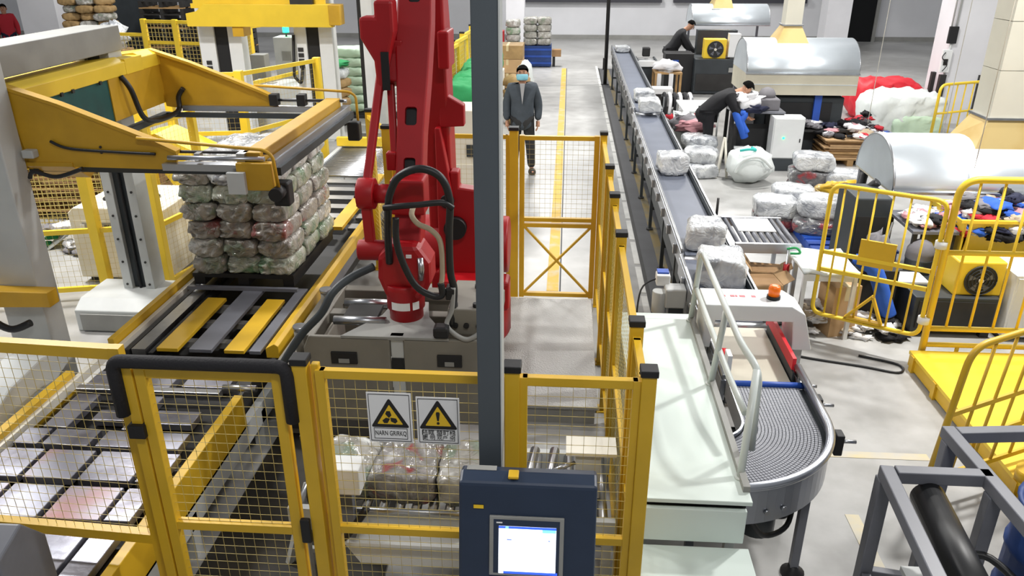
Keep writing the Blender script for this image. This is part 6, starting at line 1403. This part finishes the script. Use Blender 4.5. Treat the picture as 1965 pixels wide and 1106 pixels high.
fb_ = thing('low_plinth', 'dark low base under the narrow bundle column', 'base', (-1.62, 24.3, 0)); MB().box(-1.85, -1.4, 24.0, 24.6, .06, .42).build('base_body', 'dark', fb_); MB().box(-1.82, -1.43, 24.05, 24.55, 0, .06).build('foot', 'dark', fb_)
fk = thing('brown_fork', 'rusty fork carriage right of the blue crate', 'fork', (-.35, 25, 0)); MB().box(-.48, -.2, 24.9, 25.2, .3, .5).build('carriage', 'cardboard_dark', fk); MB().box(-.46, -.38, 24.95, 25.15, 0, .3).build('leg', 'dark', fk)
rdb = thing('red_box', 'red box beside the narrow bundle column', 'box', (-2.05, 23.9, 0)); MB().box(-2.3, -1.86, 23.7, 24.1, .8, 1.15).build('box_body', 'red', rdb); MB().box(-2.28, -1.9, 23.72, 24.08, 0, .8).build('stand', 'dark', rdb)
wood_pallet('pallet under the tan cartons behind the masked man', -1.51, 20.8, 0, .8, .8, .12, 4, 'wood', None)
for i in range(3):
    cb_ = thing('tan_carton', 'tan carton behind the masked man, %s of three' % ('bottom', 'middle', 'top')[i], 'carton', (-1.51, 20.8, .122 + i * .34), 'tan cartons behind the man')
    MB().box(-.39, .39, -.4, .4, 0, .335).build('carton_body', 'cardboard' if i % 2 else 'sack_tan', cb_, world=False, bev=.01); MB().box(-.03, .03, -.402, .402, .2, .337).build('packing_tape', 'tape', cb_, world=False)
wbg = thing('white_bag', 'standing white plastic bag behind the masked man', 'bag', (-1.0, 19.6, 0)); lump(MB(), (-1.02, 19.6, .42), .22, .2, .46, 33.1, 0, 16, 12, .4).build('bag_body', 'sack_white', wbg)
for i in range(4):
    o = lump(MB(), (-1.02, 16.6, .14 + i * .24), .28, .3, .16, 40 + i, .3 * i, 16, 8, .5).build('tan_sack', 'sack_tan'); tag(o, 'tan sack piled left of the masked man, %s of four' % ('bottom', 'second', 'third', 'top')[i], 'sack', 'tan sacks left of the man')

# ------------------------------------------------------------ people
def skin(name, verts, edges, radii, m, parent, sub=2, root=0):
    me = bpy.data.meshes.new(name); me.from_pydata(verts, edges, []); o = bpy.data.objects.new(name, me); col.objects.link(o)
    o.modifiers.new('skin', 'SKIN'); me.skin_vertices or None
    if not me.skin_vertices:
        lay = me.attributes
    sv_ = me.skin_vertices[0].data
    for i, r in enumerate(radii): sv_[i].radius = r if isinstance(r, tuple) else (r, r); sv_[i].use_root = (i == root)
    s_ = o.modifiers.new('sub', 'SUBSURF'); s_.levels = sub; s_.render_levels = sub
    dg = bpy.context.evaluated_depsgraph_get(); me2 = bpy.data.meshes.new_from_object(o.evaluated_get(dg))
    bpy.data.objects.remove(o); me2.materials.clear(); me2.materials.append(M[m])
    for p in me2.polygons: p.use_smooth = True; p.material_index = 0
    o = bpy.data.objects.new(name, me2); col.objects.link(o); o.parent = parent
    return o
def hand(parent, w_, d, side, m='skin'):
    mb = MB(); w_ = Vector(w_); d = Vector(d).normalized(); a = Vector((0, -1, 0)); a = (a - d * a.dot(d)).normalized(); s_ = d.cross(a)
    lumpc = w_ + d * .045; mb.tube([w_, w_ + d * .03, w_ + d * .075, w_ + d * .09], .03, 10, True, .034)
    for i, (off, ln) in enumerate(((-.027, .062), (-.009, .074), (.009, .07), (.027, .055))):
        p = w_ + d * .085 + a * off; mb.tube([p, p + d * ln * .5 + s_ * side * .008, p + d * ln + s_ * side * .028], .0095, 7)
    p = w_ + d * .03 + a * .03; mb.tube([p, p + a * .022 + d * .03, p + a * .024 + d * .062], .011, 7)
    return mb.build('hand', m, parent, world=False)
def person(label, loc, rz, J, top='jacket', leg='trousers', mask=None, hair=True, shirt=None, scale=1., shoes='dark'):
    t = thing('person', label, 'person', loc); t.rotation_euler = (0, 0, rz); t.scale = (scale,) * 3
    j = {k: Vector(v) for k, v in J.items()}
    order = ['pelvis', 'waist', 'chest', 'neck', 'jaw', 'head', 'crown', 'shl', 'ell', 'wrl', 'shr', 'elr', 'wrr', 'hil', 'knl', 'anl', 'tol', 'hir', 'knr', 'anr', 'tor']
    ed = [(0, 1), (1, 2), (2, 3), (3, 4), (4, 5), (5, 6), (2, 7), (7, 8), (8, 9), (2, 10), (10, 11), (11, 12), (0, 13), (13, 14), (14, 15), (15, 16), (0, 17), (17, 18), (18, 19), (19, 20)]
    rad = [.08, .08, .10, .055, .078, .092, .07, .05, .04, .03, .05, .04, .03, .07, .05, .036, .024, .07, .05, .036, .024]
    skin('body', [tuple(j[k]) for k in order], ed, rad, 'skin', t)
    J2 = ['pelvis', 'waist', 'chest', 'shl', 'ell', 'wrl', 'shr', 'elr', 'wrr', 'neck']
    low = j['pelvis'] + (j['pelvis'] - j['waist']).normalized() * .24
    vs = [tuple(low)] + [tuple(j[k]) for k in J2[1:]]
    skin('jacket', vs, [(0, 1), (1, 2), (2, 3), (3, 4), (4, 5), (2, 6), (6, 7), (7, 8), (2, 9)], [(.215, .165), (.20, .155), (.185, .145), .10, .076, .058, .095, .076, .058, .07], top, t)
    J3 = ['pelvis', 'hil', 'knl', 'anl', 'hir', 'knr', 'anr']
    skin('trousers', [tuple(j[k]) for k in J3], [(0, 1), (1, 2), (2, 3), (0, 4), (4, 5), (5, 6)], [(.155, .13), .11, .082, .066, .11, .082, .066], leg, t)
    for k in ('l', 'r'):
        a = j['an' + k]; b = j['to' + k]; skin('shoe', [tuple(a + Vector((0, 0, -.035))), tuple((a + b) / 2 + Vector((0, 0, -.03))), tuple(b)], [(0, 1), (1, 2)], [.066, .068, .06], shoes, t)
    for k in ('l', 'r'): hand(t, j['wr' + k], j['wr' + k] - j['el' + k], 1 if k == 'l' else -1)
    h = j['head']; up = (j['crown'] - j['jaw']).normalized(); f = Vector(J.get('face', (0, -1, 0))); f = (f - up * f.dot(up)).normalized(); s_ = up.cross(f)
    R_ = Matrix((s_, f, up)).transposed()
    if hair:
        mb = MB(); n = 18; vs = []
        for i in range(8):
            ph = PI / 2 * (1 - i / 7 * 1.12)
            for q in range(n):
                th = 2 * PI * q / n; p = Vector((math.cos(ph) * math.cos(th) * .094, math.cos(ph) * math.sin(th) * .108, math.sin(ph) * .1))
                if p.y > .03 and p.z < .045: p.z = .045 + (p.z - .045) * .1
                p += noise.noise_vector(p * 30) * .006; vs.append(h + R_ @ (p + Vector((0, -.008, .028))))
        mb.add(vs, [(i * n + q, i * n + (q + 1) % n, (i + 1) * n + (q + 1) % n, (i + 1) * n + q) for i in range(7) for q in range(n)], True); mb.build('hair', 'hair', t, world=False)
    for sgn in (-1, 1):
        lump(MB(), h + R_ @ Vector((sgn * .092, -.005, -.02)), .014, .02, .03, 1, 0, 8, 5).build('ear', 'skin', t, world=False)
        lump(MB(), h + R_ @ Vector((sgn * .034, .088, .004)), .011, .006, .006, 2, 0, 8, 5).build('eye', 'black', t, world=False)
        MB().tube([h + R_ @ Vector((sgn * .018, .092, .022)), h + R_ @ Vector((sgn * .052, .084, .022))], .004, 6).build('eyebrow', 'hair', t, world=False)
    if mask:
        mb = MB(); vs = []; n = 10
        for i in range(6):
            z = -.015 - .095 * i / 5
            for q in range(n + 1):
                th = math.radians(-72 + 144 * q / n); bul = .012 * math.sin(PI * i / 5); r = .101 + bul - (.012 * (i / 5)); vs.append(h + R_ @ Vector((math.sin(th) * r * .92, math.cos(th) * r * 1.04, z)))
        mb.add(vs, [(i * (n + 1) + q, i * (n + 1) + q + 1, (i + 1) * (n + 1) + q + 1, (i + 1) * (n + 1) + q) for i in range(5) for q in range(n)], True)
        o = mb.build('face_mask', mask, t, world=False); o.modifiers.new('thick', 'SOLIDIFY').thickness = .004
    else:
        MB().tube([h + R_ @ Vector((0, .09, .0)), h + R_ @ Vector((0, .112, -.03)), h + R_ @ Vector((0, .09, -.036))], .011, 7).build('nose', 'skin', t, world=False)
        MB().tube([h + R_ @ Vector((-.022, .086, -.062)), h + R_ @ Vector((.022, .086, -.062))], .005, 6).build('mouth', 'cloth_red', t, world=False)
    if shirt:
        c = j['chest']; MB().prism([(-.04, .20), (.04, .20), (.025, .08), (.0, -.12), (-.025, .08)], 'y', -.172, -.148).build('shirt_front', shirt, t, world=False).location = c + Vector((.0, .012, -.02))
    return t
stand = dict(pelvis=(0, 0, .93), waist=(0, 0, 1.08), chest=(0, .0, 1.28), neck=(0, -.01, 1.45), jaw=(0, -.03, 1.53), head=(0, -.02, 1.60), crown=(0, -.01, 1.66),
             shl=(.185, .01, 1.37), ell=(.255, .03, 1.10), wrl=(.25, -.03, .86), shr=(-.185, .01, 1.37), elr=(-.25, .03, 1.10), wrr=(-.24, -.03, .86),
             hil=(.095, 0, .86), knl=(.13, -.03, .47), anl=(.155, -.02, .09), tol=(.175, -.15, .045), hir=(-.095, 0, .86), knr=(-.11, .02, .47), anr=(-.13, .08, .09), tor=(-.15, -.06, .045), face=(-.12, -1, 0))
person('masked man in a dark grey jacket standing behind the far gate', (-.70, 12.7, 0), .05, stand, 'jacket', 'trousers', 'mask', True, 'shirt', 1.01)
bend = dict(pelvis=(0, 0, .88), waist=(.12, 0, 1.0), chest=(.30, 0, 1.12), neck=(.44, 0, 1.2), jaw=(.53, 0, 1.20), head=(.58, 0, 1.25), crown=(.62, 0, 1.30),
            shl=(.30, .18, 1.14), ell=(.44, .24, .90), wrl=(.60, .18, .82), shr=(.30, -.18, 1.14), elr=(.44, -.24, .9), wrr=(.60, -.16, .82),
            hil=(0, .1, .82), knl=(.04, .12, .45), anl=(-.02, .13, .09), tol=(.12, .14, .045), hir=(0, -.1, .82), knr=(.03, -.12, .45), anr=(-.04, -.13, .09), tor=(.10, -.14, .045), face=(.8, 0, -.6))
person('worker in black bending over clothes beside the white cabinet', (2.40, 13.6, 0), -.1, bend, 'cloth_black', 'cloth_black', None, True, None, 1.02)
person('worker in black leaning over the far press, seen from behind', (2.72, 21.85, 0), .1, dict(bend, chest=(.22, 0, 1.22), neck=(.34, 0, 1.36), jaw=(.42, 0, 1.38), head=(.46, 0, 1.44), crown=(.5, 0, 1.5), shl=(.22, .18, 1.24), shr=(.22, -.18, 1.24)), 'cloth_black', 'cloth_black', None, True, None, 1.05)
person('person in a red top at the far left edge', (-17.0, 24.0, 0), .6, stand, 'cloth_red', 'cloth_navy', None, True, None, 1.05)
